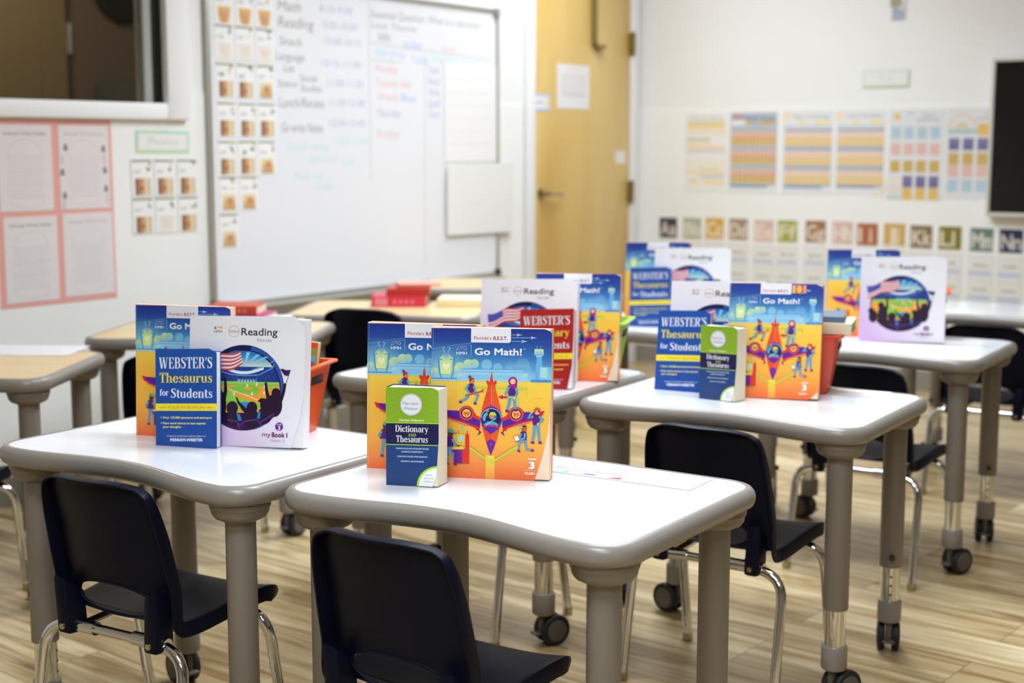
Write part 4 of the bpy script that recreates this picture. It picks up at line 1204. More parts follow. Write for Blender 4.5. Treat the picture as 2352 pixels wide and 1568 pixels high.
def make_desk(label, top_m, group):
    root = thing('student_desk', label, 'desk', (0, 0, 0), 0, group)
    P = desk_outline(); N = normals2(P); n = len(P)
    mb = MB()
    vs = [(x, y, DH) for x, y in P] + [(x, y, DH - .026) for x, y in P]
    fs = [tuple(range(n)), tuple(range(2 * n - 1, n - 1, -1))] + [(i, n + i, n + (i + 1) % n, (i + 1) % n) for i in range(n)]
    mb.add(vs, fs, top_m); mb.obj('desktop', root)
    prof = [(-.001, .0006), (.004, .001), (.010, -.001), (.0155, -.007), (.0175, -.015), (.017, -.023), (.013, -.031), (.006, -.036), (-.004, -.0375), (-.012, -.036), (-.012, -.0262)]
    mb = MB(); vs = []; fs = []; k = len(prof)
    for (x, y), (nx, ny) in zip(P, N):
        for d, z in prof:
            vs.append((x + nx * d, y + ny * d, DH + z))
    for i in range(n):
        j = (i + 1) % n
        for q in range(k - 1):
            fs.append((i * k + q, i * k + q + 1, j * k + q + 1, j * k + q))
    mb.add(vs, fs, RIM, None, True); mb.obj('edge_band', root)
    mb = MB()
    mb.box((-.27, -.145, DH - .045), (.27, -.115, DH - .0265), LEGM); mb.box((-.27, .16, DH - .045), (.27, .19, DH - .0265), LEGM)
    mb.obj('support_rail', root)
    for q, (sx, sy) in enumerate(((-1, -1), (1, -1), (1, 1), (-1, 1))):
        lx, ly = sx * (WW / 2 - .052), sy * (DD / 2 - .055)
        mb = MB(); T = Matrix.Translation((lx, ly, 0))
        mb.lathe([(.0265, .216), (.0275, .218), (.0275, DH - .07)], LEGM, T)
        leg = mb.obj('leg', root)
        mb = MB()
        mb.lathe([(.034, DH - .072), (.046, DH - .066), (.0515, DH - .058), (.0525, DH - .050), (.055, DH - .047), (.055, DH - .0378)], LEGM, T); mb.obj('mounting_plate', leg)
        mb = MB(); mb.lathe([(.0228, .13), (.0228, .22)], CHROME, T); mb.obj('inner_tube', leg)
        # adjustment holes on the inner tube
        a = (.6, 2.4, -1.2, -2.2)[q]
        mb = MB()
        for z in (.150, .172, .194):
            mb.lathe([(.003, 0), (.003, .0012)], DARKP, T @ Matrix.Rotation(a, 4, 'Z') @ Matrix.Translation((.022, 0, z)) @ Matrix.Rotation(PI / 2, 4, 'Y'), 10)
        mb.obj('adjustment_holes', leg)
        mb = MB(); mb.lathe([(.006, 0), (.008, .003), (.006, .010)], DARKP, T @ Matrix.Rotation(a, 4, 'Z') @ Matrix.Translation((.027, 0, .243)) @ Matrix.Rotation(PI / 2, 4, 'Y'), 12); mb.obj('height_screw', leg)
        mb = MB(); mb.lathe([(.0255, .080), (.0285, .084), (.0285, .130), (.0275, .133), (.023, .134)], RIM, T); mb.obj('collar', leg)
        cr = (2.5, 1.1, 1.9, 2.9)[q]
        C = T @ Matrix.Rotation(cr, 4, 'Z')
        mb = MB()
        mb.lathe([(.011, .070), (.011, .082)], DARKP, T, 16)
        mb.box((-.013, -.007, .026), (.033, .007, .074), HUBM, C, .004)
        mb.obj('caster_fork', leg)
        X = C @ Matrix.Translation((.024, 0, .0385)) @ Matrix.Rotation(PI / 2, 4, 'X')
        for s in (-1, 1):
            mb = MB()
            mb.lathe([(.028, s * .0085 - .0), (.0365, s * .0085), (.0385, s * .012), (.0385, s * .022), (.0355, s * .0255), (.0275, s * .0262)] if s > 0 else [(.0275, -.0262), (.0355, -.0255), (.0385, -.022), (.0385, -.012), (.0365, -.0085), (.028, -.0085)], RUBBER, X, 28)
            w = mb.obj('caster_wheel', leg)
            mb = MB(); mb.lathe([(.0275, .024), (.0265, .0272), (.010, .0282)] if s > 0 else [(.010, -.0282), (.0265, -.0272), (.0275, -.024)], HUBM, X, 24); mb.obj('wheel_hub', leg)
        mb = MB(); mb.box((-.030, -.014, .030), (-.006, .014, .036), HUBM, C, .002); mb.obj('brake_pedal', leg)
    return root

# ------------------------------------------------------------ chairs (origin on the floor under the seat middle, +y is the sitting direction)
def make_chair(label, group):
    root = thing('school_chair', label, 'chair', (0, 0, 0), 0, group)
    prof = [(.162, .316), (.157, .333), (.140, .342), (.104, .345), (.05, .342), (-.005, .336), (-.050, .331), (-.084, .330), (-.106, .336), (-.118, .352), (-.126, .378), (-.134, .415), (-.143, .455), (-.152, .497), (-.163, .535), (-.173, .57), (-.179, .595), (-.182, .613)]
    halfw = [.144, .156, .162, .163, .161, .158, .155, .151, .151, .151, .150, .149, .147, .144, .140, .134, .126, .106]
    # refine the profile
    def interp(arr, t):
        k = min(int(t), len(arr) - 2); f = t - k
        a = arr[max(k - 1, 0)]; b = arr[k]; c = arr[k + 1]; d = arr[min(k + 2, len(arr) - 1)]
        return .5 * ((2 * b) + (-a + c) * f + (2 * a - 5 * b + 4 * c - d) * f * f + (-a + 3 * b - 3 * c + d) * f ** 3)
    NV, NU = 70, 36
    rows = []
    for j in range(NV + 1):
        t = (len(prof) - 1) * j / NV
        y = interp([p[0] for p in prof], t); z = interp([p[1] for p in prof], t); w = interp(halfw, t)
        t2 = min(t + .05, len(prof) - 1); t1 = max(t - .05, 0)
        ty = interp([p[0] for p in prof], t2) - interp([p[0] for p in prof], t1); tz = interp([p[1] for p in prof], t2) - interp([p[1] for p in prof], t1)
        tn = Vector((ty, tz)).normalized()
        nrm = Vector((tn.y, -tn.x))          # sitter side: up on the seat, forward on the back
        if nrm.y < 0 and z < .37 and y > 0: nrm = -nrm
        back = max(0, min(1, (t - 7.5) / 3.0))
        r = []
        for i in range(NU + 1):
            u = -1 + 2 * i / NU
            cup = .034 * back * u * u + .010 * (1 - back) * (abs(u) ** 3)
            topc = -.016 * abs(u) ** 3 * max(0, (t - 14.5) / 2.5) if t > 14.5 else 0
            r.append(Vector((u * w, y + nrm.x * cup, z + nrm.y * cup + topc)))
        rows.append((r, nrm))
    # opening at the foot of the back, measured along the profile
    hw, hh = .096, .037
    arcl = [0.0]
    for j in range(NV):
        arcl.append(arcl[-1] + (rows[j + 1][0][NU // 2] - rows[j][0][NU // 2]).length)
    jc = NV * 9.85 / (len(prof) - 1)
    hc = arcl[int(jc)]
    split = int(NV * 7.0 / (len(prof) - 1))
    def surf(x, s):
        j = 0
        while j < NV - 1 and arcl[j + 1] < s: j += 1
        f = (s - arcl[j]) / (arcl[j + 1] - arcl[j])
        out = []
        for jj in (j, j + 1):
            r = rows[jj][0]; w = r[NU].x
            g = (x / w + 1) / 2 * NU
            i = max(0, min(NU - 1, int(g)))
            out.append(r[i].lerp(r[i + 1], g - i))
        return out[0].lerp(out[1], f)
    def shell(name, j0, j1, hole):
        mb = MB(); bm = mb.bm; mi = mb.mi(NAVY)
        G = {}
        for j in range(j0, j1 + 1):
            for i in range(NU + 1):
                G[(j, i)] = bm.verts.new(rows[j][0][i])
        sarc = {v: arcl[j] for (j, i), v in G.items()}
        inside = lambda v: (v.co.x / hw) ** 2 + ((sarc[v] - hc) / hh) ** 2 < 1
        rim = set()
        faces = []
        for j in range(j0, j1):
            for i in range(NU):
                q = [G[(j, i)], G[(j, i + 1)], G[(j + 1, i + 1)], G[(j + 1, i)]]
                if hole and sum(inside(v) for v in q) >= 2:
                    continue
                f = bm.faces.new(q); f.smooth = True; f.material_index = mi
        if hole:
            for v in [v for v in bm.verts if not v.link_faces]:
                bm.verts.remove(v)
            for v in bm.verts:
                if v.is_boundary and abs(v.co.x) < hw * 1.3 and abs(sarc[v] - hc) < hh * 1.6:
                    a = math.atan2((sarc[v] - hc) / hh, v.co.x / hw)
                    v.co = surf(hw * math.cos(a), hc + hh * math.sin(a))
                    rim.add(v)
        # rolled flange round the free border, turned to the underside / rear
        bm.normal_update()
        bedges = []
        for e in bm.edges:
            if e.is_boundary:
                m = (e.verts[0].co + e.verts[1].co) / 2
                jseam = (name == 'seat' and all(v in [G[(j1, i)] for i in range(NU + 1)] for v in e.verts)) or (name == 'backrest' and all(v in [G[(j0, i)] for i in range(NU + 1)] for v in e.verts))
                if not jseam:
                    bedges.append(e)
        vn = {}
        for e in bedges:
            for v in e.verts:
                vn[v] = None
        jmap = {}
        for (j, i), v in G.items():
            if v.is_valid: jmap[v] = (j, i)
        for v in vn:
            j, i = jmap[v]
            nr = rows[j][1]
            holev = v in rim
            L = .004 if holev else (.018 + .010 * max(0, min(1, (j - 2) / 8.0, (NV - 2 - j) / 14.0)) if i in (0, NU) else .018)
            out = Vector((0, -nr.x, -nr.y))
            mv = bm.verts.new(v.co + out * L + Vector((math.copysign(.003, v.co.x), 0, 0)) * (0 if holev else 1))
            vn[v] = mv
        for e in bedges:
            a, b = e.verts
            f = bm.faces.new([a, b, vn[b], vn[a]]); f.smooth = True; f.material_index = mi
        bmesh.ops.recalc_face_normals(bm, faces=bm.faces[:])
        o = mb.obj(name, root, False)
        md = o.modifiers.new('thickness', 'SOLIDIFY'); md.thickness = .0045; md.offset = 0
        bv = o.modifiers.new('soft', 'BEVEL'); bv.width = .003; bv.segments = 2; bv.limit_method = 'ANGLE'; bv.angle_limit = R(50)
        return o
    shell('seat', 0, split, False)
    shell('backrest', split, NV, True)
    # lugs that carry the shell on the frame
    for s in (-1, 1):
        mb = MB()
        v = [(s * .096, -.100, .366), (s * .136, -.100, .372), (s * .136, -.148, .408), (s * .102, -.146, .400), (s * .094, -.096, .284), (s * .130, -.096, .284), (s * .130, -.146, .288), (s * .096, -.146, .288)]
        f = [(0, 1, 2, 3), (7, 6, 5, 4), (0, 4, 5, 1), (1, 5, 6, 2), (2, 6, 7, 3), (3, 7, 4, 0)]
        t = bmesh.new(); vv = [t.verts.new(p) for p in v]
        for q in f: t.faces.new([vv[k] for k in q])
        bmesh.ops.recalc_face_normals(t, faces=t.faces[:])
        bmesh.ops.bevel(t, geom=t.edges[:], offset=.008, segments=2, profile=.5, affect='EDGES')
        t.verts.index_update()
        mb.add([p.co.copy() for p in t.verts], [[p.index for p in q.verts] for q in t.faces], NAVY, None, True); t.free()
        mb.lathe([(.007, 0), (.006, .004)], NICK, Matrix.Translation((s * .113, -.146, .304)) @ Matrix.Rotation(PI / 2, 4, 'X'), 12)
        mb.obj('shell_lug', root)
    # frame
    def bend(pts, rad=.045, n=7):
        out = [Vector(pts[0])]
        for a, b, c in zip(pts, pts[1:], pts[2:]):
            a, b, c = Vector(a), Vector(b), Vector(c)
            d1 = (a - b).normalized(); d2 = (c - b).normalized()
            p0 = b + d1 * rad; p1 = b + d2 * rad
            for k in range(n + 1):
                t = k / n
                out.append((1 - t) ** 2 * p0 + 2 * t * (1 - t) * b + t * t * p1)
        out.append(Vector(pts[-1]))
        return out
    for yb, yf, zb in ((-.120, -.172, .302), (.098, .155, .312)):
        mb = MB(); mb.tube([(-.095, yb, zb), (.095, yb, zb)], .0095 if yb < 0 else .011, CHROME)
        if yb < 0:
            mb.tube([(-.135, yb, zb), (-.05, yb, zb)], .0135, CHROME); mb.tube([(.05, yb, zb), (.135, yb, zb)], .0135, CHROME)
        mb.obj('crossbar', root)
        for s in (-1, 1):
            mb = MB()
            mb.tube(bend([(s * .09, yb, zb), (s * .182, yb * 1.0 + (yf - yb) * .1, zb - .008), (s * .186, yf, .012)], .055), .0112, CHROME, 14)
            leg = mb.obj('leg', root)
            mb = MB(); mb.lathe([(.009, 0), (.013, .002), (.013, .006), (.0125, .018)], NICK, Matrix.Translation((s * .1865, yf, .0)), 16); mb.obj('foot_glide', leg)
    for s in (-1, 1):
        mb = MB(); mb.tube([(s * .085, -.120, .304), (s * .085, .098, .315)], .009, CHROME); mb.obj('side_rail', root)
    return root

# ------------------------------------------------------------ book bins
def make_bin(label, m, w=.20, d=.16, h=.145):
    root = thing('book_bin', label, 'bin')
    mb = MB()
    t = .003; k = .72
    def ring(z, s, inset): 
        hw, hd = w / 2 * s - inset, d / 2 * s - inset
        r = .016; P = []
        for cx, cy, a0 in ((hw - r, hd - r, 0), (-hw + r, hd - r, 90), (-hw + r, -hd + r, 180), (hw - r, -hd + r, 270)):
            for q in range(6):
                a = R(a0 + 90 * q / 5); P.append((cx + r * math.cos(a), cy + r * math.sin(a), z))
        return P
    levels = [ring(0, k, 0), ring(h - .004, .985, 0), ring(h - .004, 1.10, 0), ring(h, 1.10, 0), ring(h, 1.0, t), ring(t, k, t)]
    n = 24; vs = [p for l in levels for p in l]; fs = []
    for l in range(5):
        for q in range(n):
            q2 = (q + 1) % n
            fs.append((l * n + q, l * n + q2, (l + 1) * n + q2, (l + 1) * n + q))
    fs.append(tuple(range(n - 1, -1, -1))); fs.append(tuple(range(5 * n, 6 * n)))
    mb.add(vs, fs, m, None, True); mb.obj('bin_body', root)
    for s in (-1, 1):
        mb = MB(); mb.box((s * (w / 2 * .925) - .004, -.028, h * .72), (s * (w / 2 * .925) + .0005 * s + .004, .028, h * .84), DARKP, None, .003)
        mb.obj('hand_hole', root)
    return root

# ------------------------------------------------------------ placing the desks
GW = 'white topped student desks'
GT = 'tan topped student desks'
d0 = make_desk('front middle white desk carrying two orange workbooks and a thick green dictionary', LAMI, GW)
def put(o, x, y, deg): o.location = (x, y, -LIFT); o.rotation_euler = (0, 0, R(deg)); return o
DESK = {'A': (-1.432, 1.992, 2.0), 'B': (-2.155, 1.922, 1.6), 'C': (-1.505, 3.035, 3.6), 'D': (-2.232, 2.97, 3.2), 'E': (-2.36, 4.13, 3.5), 'F': (-1.628, 4.135, 4.2), 'G': (-1.60, 5.225, 4.0)}
put(d0, *DESK['A'])
for k, lab in (('B', 'front left white desk with the round stadium book and blue thesaurus'), ('C', 'white desk in second row right, with blue thesaurus, green dictionary and orange workbook'), ('D', 'white desk in second row left, with the red dictionary on it'), ('E', 'third row white desk on the left, its corner seen behind the red dictionary desk'), ('F', 'third row white desk at right edge of photo with glaring stadium book'), ('G', 'farthest white desk at right edge under the television')):
    x, y, a = DESK[k]
    dup(d0, lab, (x, y, -LIFT), R(a), GW)
TAN_D = {'0': (-3.52, 2.24, 33), '1': (-3.49, 3.16, 30), '2': (-3.43, 3.97, 30), '3': (-3.67, 4.97, 30)}
t0 = make_desk('tan topped desk at far left edge with a white paper on it', TAN, GT)
put(t0, *TAN_D['0'])
for k, lab in (('1', 'tan topped desk below whiteboard left end carrying magenta books and papers'), ('2', 'tan topped desk below whiteboard middle carrying crimson books'), ('3', 'farthest tan topped desk in the corner near the wooden door')):
    x, y, a = TAN_D[k]; dup(t0, lab, (x, y, -LIFT), R(a), GT)

GC = 'navy school chairs with chrome legs'
c0 = make_chair('nearest navy chair at front middle desk, cut by the bottom of photo', GC)
put(c0, -1.468, 1.811, 2)
for x, y, a, lab in ((-2.158, 1.795, 5, 'navy chair at the front left desk, oval opening in its back'), (-1.480, 2.89, 2, 'navy chair at second row right desk behind front desk corner'), (-2.208, 2.871, 1, 'navy chair at the red dictionary desk, mostly hidden with only chrome legs showing'), (-1.557, 3.923, 1, 'navy chair at third row right desk behind the orange workbook'), (-1.56, 5.03, 2, 'navy chair at the farthest white desk under the television'), (-3.345, 3.83, 14, 'navy chair at the tan desk with crimson books, seen between two book groups'), (-3.33, 2.90, 30, 'navy chair at the tan desk with magenta books, hidden but for chrome legs'), (-3.42, 2.09, 33, 'navy chair at the tan desk at far left edge, seat front showing')):
    c = dup(c0, lab, (x, y, -LIFT), R(a), GC)
    if 'between two' in lab: c.scale = (1.08,) * 3

# ------------------------------------------------------------ books on the desks
H = DH - LIFT + .0006
LEAN = R(-6)
AM, AR_, AT, ADi = art_math(), art_reading(), art_thesaurus(), art_dictionary()
ATr = art_thesaurus('#b5201c', 'Dictionary', True, '#a51a1a')
def place(o, x, y, deg, lean, t):
    o.location = (x, y, H + t * math.sin(R(lean)))
    o.rotation_euler = Euler((R(-lean), 0, R(deg)), 'XYZ')
    return o
MW, MH, MT = .218, .266, .022
GB = 'orange and blue math workbooks'
rounded = lambda w, h, r: [((w, h - r), (w - r * .3, h - r * .3)), ((w - r * .3, h - r * .3), (w - r, h))]
m1 = make_book('math_workbook', 'front orange math workbook with bent lower corner, behind the green dictionary', 'book', MW, MH, MT, AM, '#e8e2d4', '#e58a48', '#3f62b4', top=.003, pages=PEACH,
    cut=[((MW * .868, 0), (MW * .93, MH * .16)), ((MW * .93, MH * .16), (MW * .975, MH * .34)), ((MW * .975, MH * .34), (MW * .995, MH * .55)), ((MW * .995, MH * .55), (MW, MH * .8))] + rounded(MW, MH, .006))
m1['group'] = GB
m2 = make_book('math_workbook', 'rear orange math workbook on front middle desk, its right half covered by a twin', 'book', MW, MH, MT, AM, '#e8e2d4', '#e58a48', '#3f62b4', top=.003, pages=PEACH, cut=rounded(MW, MH, .005))
m2['group'] = GB
place(m1, -1.606, 1.958, 25, 3, MT)
place(m2, -1.746, 1.943, 21, 3, MT)
def book_dup(src, lab, x, y, deg, lean, t, group):
    o = dup(src, lab, (x, y, H + t * math.sin(R(lean))), 0, group, Euler((R(-lean), 0, R(deg)), 'XYZ'))
    return o
m3 = book_dup(m2, 'worn orange math workbook behind stadium book on front left desk', -2.334, 1.893, 18, 3, MT, GB)
AM4 = art_math()
AM4.poly([(1428, 128), (1582, 130), (1580, 226), (1428, 226)], '#d98ab0')
for q, c in enumerate(('#f2c45c', '#e2603c', '#f0d23c', '#c23f7c', '#f2a04a')):
    AM4.rect(1436 + q * 29, 136, 1458 + q * 29, 220, c)
AM4.disc(1506, 178, 30, '#f0c832', n=16)
m4 = make_book('math_workbook', 'orange math workbook with pink spine leaning on the red bin in second row', 'book', MW, MH, MT, AM4, '#efe6d8', '#e58a48', '#b8406a', top=.003, pages=PEACH, cut=[((MW * .90, 0), (MW * .96, MH * .05))] + rounded(MW, MH, .01))
m4['group'] = GB
place(m4, -1.568, 3.012, 18, 10, MT)
m5 = book_dup(m1, 'orange math workbook behind the red dictionary in second row', -2.083, 2.955, 22, 6, MT, GB)
m6 = book_dup(m2, 'orange math workbook farthest back, behind blue thesaurus on third row left desk', -2.522, 4.105, 20, 6, MT, GB)
m7 = book_dup(m2, 'orange math workbook half hidden behind the glaring stadium book at right', -1.835, 4.19, 20, 6, MT, GB)
RW, RH, RT = .250, .253, .024
GRD = 'white stadium picture reading books'
r1 = make_book('reading_book', 'white reading book with stadium picture and frayed corner on front left desk', 'book', RW, RH, RT, AR_, '#dedbe6', '#e8e6ec', '#d9cfe6', pages=WHITEPG,
    cut=[((RW * .89, 0), (RW * .955, RH * .2)), ((RW * .955, RH * .2), (RW * .99, RH * .42)), ((RW * .99, RH * .42), (RW * .996, RH * .82)), ((RW * .996, RH * .82), (RW * .975, RH * .94)), ((RW * .975, RH * .94), (RW * .92, RH))])
r1['group'] = GRD
place(r1, -2.180, 1.895, 21, 6, RT)
r2 = make_book('reading_book', 'white reading book with stadium picture behind the red dictionary', 'book', RW, RH, RT, AR_, '#dedbe6', '#e8e6ec', '#d9cfe6', pages=WHITEPG, cut=rounded(RW, RH, .008))
r2['group'] = GRD
place(r2, -2.19, 2.865, 22, 7, RT)
book_dup(r2, 'white reading book mostly hidden behind blue thesaurus in second row', -1.775, 3.10, 18, 8, RT, GRD)
book_dup(r2, 'white reading book on third row left desk beside the distant thesaurus', -2.40, 4.09, 22, 6, RT, GRD)
r5 = book_dup(r2, 'white reading book with glare on it at the right edge of photo', -1.70, 4.13, 19, 8, RT, GRD)
TW, TH, TT = .134, .190, .018
GTH = 'blue thesauruses'
h1 = make_book('thesaurus', 'blue thesaurus with yellow band in front of stadium book, front left desk', 'book', TW, TH, TT, AT, '#e6e6ee', '#1f55a9', '#1f55a9', pages=WHITEPG, cut=rounded(TW, TH, .003))
h1['group'] = GTH
place(h1, -2.220, 1.848, 20, 3, TT)
book_dup(h1, 'blue thesaurus beside the green dictionary in the second row', -1.757, 3.005, 8, 7, TT, GTH)
book_dup(h1, 'farthest blue thesaurus on the third row left desk', -2.455, 4.03, 22, 4, TT, GTH)
rd = make_book('dictionary', 'red dictionary with yellow band in second row', 'book', TW, TH, .026, ATr, '#efe9e4', '#b5201c', '#b5201c', pages=WHITEPG, cut=[((TW * .9, 0), (TW * .98, TH * .3)), ((TW * .98, TH * .3), (TW, TH * .7))])
place(rd, -2.035, 2.825, 22, 4, .026)
KW, KH, KT = .0965, .172, .042
GD = 'thick green dictionaries'
k1 = make_book('dictionary', 'thick green and navy dictionary standing nearest on the front middle desk', 'book', KW, KH, KT, ADi, '#d9dcc8', '#23427a', '#5f8426', cut=[((KW * .88, 0), (KW * .955, KH * .1)), ((KW * .955, KH * .1), (KW * .99, KH * .4))] + rounded(KW, KH, .005), flare=.004)
k1['group'] = GD
place(k1, -1.628, 1.862, 21, 1, KT)
book_dup(k1, 'thick green and navy dictionary standing in the second row, page edges facing right', -1.606, 2.955, -2, 1, KT, GD)

# bins behind the books
b1 = make_bin('orange book bin behind the stadium book on front left desk', ORANGE)
b1.location = (-2.125, 2.085, H); b1.rotation_euler = (0, 0, R(21))
b2 = make_bin('red book bin behind the orange workbook in second row', REDBIN)
b2.location = (-1.47, 3.21, H); b2.rotation_euler = (0, 0, R(18))
b3 = make_bin('lime green book bin beside the orange workbook of the red dictionary desk', GREENB)
b3.location = (-2.01, 3.10, H); b3.rotation_euler = (0, 0, R(22))
b4 = dup(b1, 'orange book bin behind the glaring reading book at right edge', (-1.615, 4.36, H), R(19))
b5 = dup(b1, 'orange book bin behind the two orange workbooks on front middle desk', (-1.60, 2.125, H), R(24))
# books standing in the bins
def slim(name, label, x, y, z, deg, w, h, t, cover, lean=0, side=0, art=None, pages=None):
    A = Art(flip(h)); A.rect(0, 0, w, h, cover)
    if art: art(A)
    o = make_book(name, label, 'book', w, h, t, A, cover, cover, cover, pages=pages or PAGES)
    o.location = (x, y, z); o.rotation_euler = Euler((R(-lean), R(side), R(deg)), 'XYZ')
    return o
def py(A):
    A.rect(0, 0, .134, .012, '#d8442c'); A.rect(0, .012, .134, .075, '#8f9a2c'); A.rect(0, .062, .134, .075, '#c9402a')
    A.text('PUPPY', .046, .048, .02, '#e9e4f2', width=.068, bold=.03); A.rect(.12, .028, .131, .04, '#6fb4d8'); A.rect(.117, .04, .128, .054, '#8f5aa8')
slim('paperback', 'green and red paperback sticking out of the orange bin, front left desk', -2.186, 2.075, H + .022, 21, .134, .180, .018, '#8f9a2c', 1, 6, py)
slim('paperback', 'pale lavender book standing in the lime green bin', -2.085, 3.075, H + .006, 22, .155, .21, .016, '#c9c6e2', 2, 2)
slim('paperback', 'cream book standing in the orange bin at right edge', -1.70, 4.335, H + .006, 19, .165, .215, .016, '#e6d3a8', 2, 2)

# papers lying on desks
def flat(name, label, x, y, deg, w, h, A, z=H, cat='paper'):
    mb = MB(); mb.box((0, 0, 0), (w, h, .0004), mat('paper_white', '#e9e9ea', rough=.6)); mb.art(A, PAPER, .00045)
    o = mb.obj(name, None, False); o.location = (x, y, z); o.rotation_euler = (0, 0, R(deg)); return tag(o, label, cat)
A = Art(flip(.10)); w, h = .30, .10
A.rect(0, 0, w, h, '#d4d3da')
for k in range(4): A.stroke([(.01, .012 + k * .011), (.20, .012 + k * .011)], .0022, '#9a94ae')
A.text('Phonetic Alphabet', .012, .068, .013, '#6c6788', width=.15, slant=.25)
A.poly([(.02, .09), (.05, .078), (.055, .094)], '#7fbfca'); A.disc(.095, .086, .014, '#8d84c4', ry=.007); A.poly([(.13, .093), (.158, .078), (.16, .094)], '#c04a6a'); A.rect(.17, .05, .24, .09, '#b9b9bd')
flat('desk_name_strip', 'printed name strip lying along the back of front middle desk', -1.475, 2.115, 4, w, h, A)
A = Art(flip(.2)); A.rect(0, 0, .28, .2, '#e9e3e6')
for k in range(5): A.stroke([(.02, .03 + k * .03), (.25, .03 + k * .03)], .004, '#d6cdd2')
flat('worksheet', 'white worksheet lying on tan desk at far left', -3.62, 2.36, 34, .26, .13, A)

A = Art(lambda x, y: (x, y)); A.rect(0, 0, .15, .09, '#e6e4e2')
flat('loose_paper', 'white paper lying behind the orange workbook on second row right desk', -1.40, 3.185, 10, .15, .09, A)

# closed books and papers on the tan desks
def lying(label, x, y, z, deg, w, d, t, cover, band=None, pages=PAGES):
    root = thing('hardcover_book', label, 'book', (x, y, z), R(deg))
    m = mat('hardcover_' + cover.strip('#'), cover, rough=.4, noise=.04)
    mb = MB(); mb.box((0, 0, 0), (w, d, .002), m); mb.box((0, 0, t - .002), (w, d, t), m); mb.obj('cover', root, False)
    A = Art(lambda x_, y_: (x_, y_)); A.rect(0, 0, w, t, cover)
    if band:
        A.rect(w * .06, t * .12, w * .30, t * .88, band)
        for k in range(4): A.rect(w * .40 + k * w * .11, t * .3, w * .46 + k * w * .11, t * .7, mixc(cover, '#ffffff', .35))
    mb = MB(); mb.box((0, -.0012, 0), (w, 0, t), m); mb.art(A, PRINT, .0013, Matrix(((1, 0, 0, 0), (0, 0, -1, 0), (0, 1, 0, 0), (0, 0, 0, 1)))); mb.obj('spine', root, False)
    mb = MB(); mb.box((.001, .001, .002), (w - .003, d - .003, t - .002), pages); mb.obj('page_block', root, False)
    return root
GH = 'hardcover books stacked on the tan desks'
bk = [
 ('magenta book lowest in the stack on the left tan desk', -3.60, 3.22, 0, 30, .20, .17, .032, '#b0287c', '#c65a9a'),
 ('orange red book on top of the magenta book, left tan desk', -3.61, 3.235, .032, 33, .17, .15, .030, '#c4482c', '#cf6a4a'),
 ('crimson book lowest in the stack on the middle tan desk', -3.52, 3.955, 0, 34, .20, .17, .038, '#d6304e', '#e58a96'),
 ('dark red book on top of the crimson book, middle tan desk', -3.485, 4.00, .038, 36, .16, .13, .028, '#b9342c', None),
 ('brown book lowest of the stack at the right edge under the television', -1.485, 5.13, 0, 6, .22, .16, .020, '#b06a44', None),
 ('grey green book above the brown one at the right edge', -1.48, 5.135, .020, 3, .21, .16, .022, '#a9aa9c', None)]
bk += [
 ('cream book lying across the top of the red bin in second row', -1.520, 3.125, .1465, 18, .20, .15, .026, '#d9d2b8', None),
 ('blue grey book on top of the cream book, red bin in second row', -1.525, 3.128, .1725, 21, .185, .14, .014, '#5c6f88', None)]
for lab, x, y, dz, a, w, d, t, c, bnd in bk:
    o = lying(lab, x, y, H + dz, a, w, d, t, c, bnd); o['group'] = GH if 'bin' not in lab else 'books lying on the red bin'
A = Art(lambda x, y: (x, y)); A.rect(0, 0, .21, .28, '#efe2d2')
flat('loose_paper', 'cream papers lying beside the magenta books on left tan desk', -3.50, 3.20, 30, .20, .22, A)
A = Art(lambda x, y: (x, y)); A.rect(0, 0, .12, .16, '#dfe0ea')
flat('loose_paper', 'small bluish paper lying at the back of left tan desk', -3.53, 3.40, 50, .09, .08, A, H + .0012)
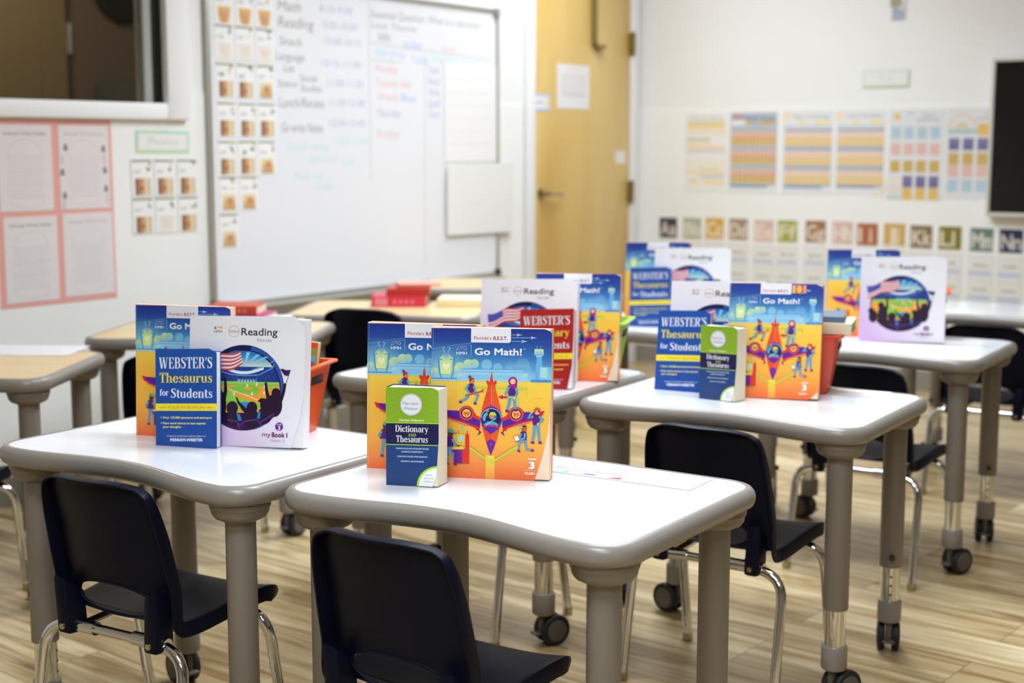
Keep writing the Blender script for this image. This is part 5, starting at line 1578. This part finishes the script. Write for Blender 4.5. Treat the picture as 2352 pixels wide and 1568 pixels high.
A = Art(lambda x, y: (x, y)); A.rect(0, 0, .2, .28, '#f2dfb6')
mb = MB(); mb.box((0, 0, 0), (.21, .16, .03), mat('cream_folder', '#f0dfba', rough=.6, noise=.02), None, .002)
o = tag(mb.obj('folder_stack'), 'cream folder stack right of the crimson books on middle tan desk', 'folder'); o.location = (-3.32, 4.09, H); o.rotation_euler = (0, 0, R(32))
A = Art(lambda x, y: (x, y)); A.rect(0, 0, .16, .11, '#efeae8')
flat('loose_paper', 'white paper lying at the right end of middle tan desk', -3.25, 4.20, 30, .14, .09, A)
mb = MB(); mb.box((0, 0, 0), (.16, .12, .012), mat('pink_folder', '#e5a08c', rough=.6, noise=.03), None, .002)
o = tag(mb.obj('folder'), 'pink folder lying on the dark red book, middle tan desk', 'folder'); o.location = (-3.47, 4.05, H + .0685); o.rotation_euler = (0, 0, R(45))

# ------------------------------------------------------------ ceiling lamps
LM = mat('lamp_diffuser', '#f4f6fa', rough=.5, emit='#eef3ff', estr=2.0)
for k, (x, y, s) in enumerate(LIGHT_SPOTS):
    t = thing('ceiling_light', 'white recessed ceiling light panel above the room, out of the photo', 'light', (x, y, CEIL), 0, 'ceiling light panels')
    mb = MB(); mb.box((-.58, -.28, -.012), (.58, .28, -.006), LM); mb.obj('diffuser', t, False)
    mb = MB()
    for lo, hi in (((-.61, -.31, -.02), (.61, -.28, 0)), ((-.61, .28, -.02), (.61, .31, 0)), ((-.61, -.28, -.02), (-.58, .28, 0)), ((.58, -.28, -.02), (.61, .28, 0))):
        mb.box(lo, hi, WHITEP)
    mb.obj('light_frame', t, False)
    ld = bpy.data.lights.new('tube_light', 'AREA')
    ld.shape = 'RECTANGLE'; ld.size = 1.16; ld.size_y = .56
    ld.energy = LIGHT_POWER * s
    ld.color = (.82, .91, 1.0)
    ld.spread = R(145)
    lo_ = bpy.data.objects.new('tube_light', ld); COL.objects.link(lo_)
    lo_.parent = t; lo_.location = (0, 0, -.014)

# raise everything so that the floor lies at zero
for o in list(COL.objects):
    if o.parent is None and o is not cam:
        o.location.z += LIFT
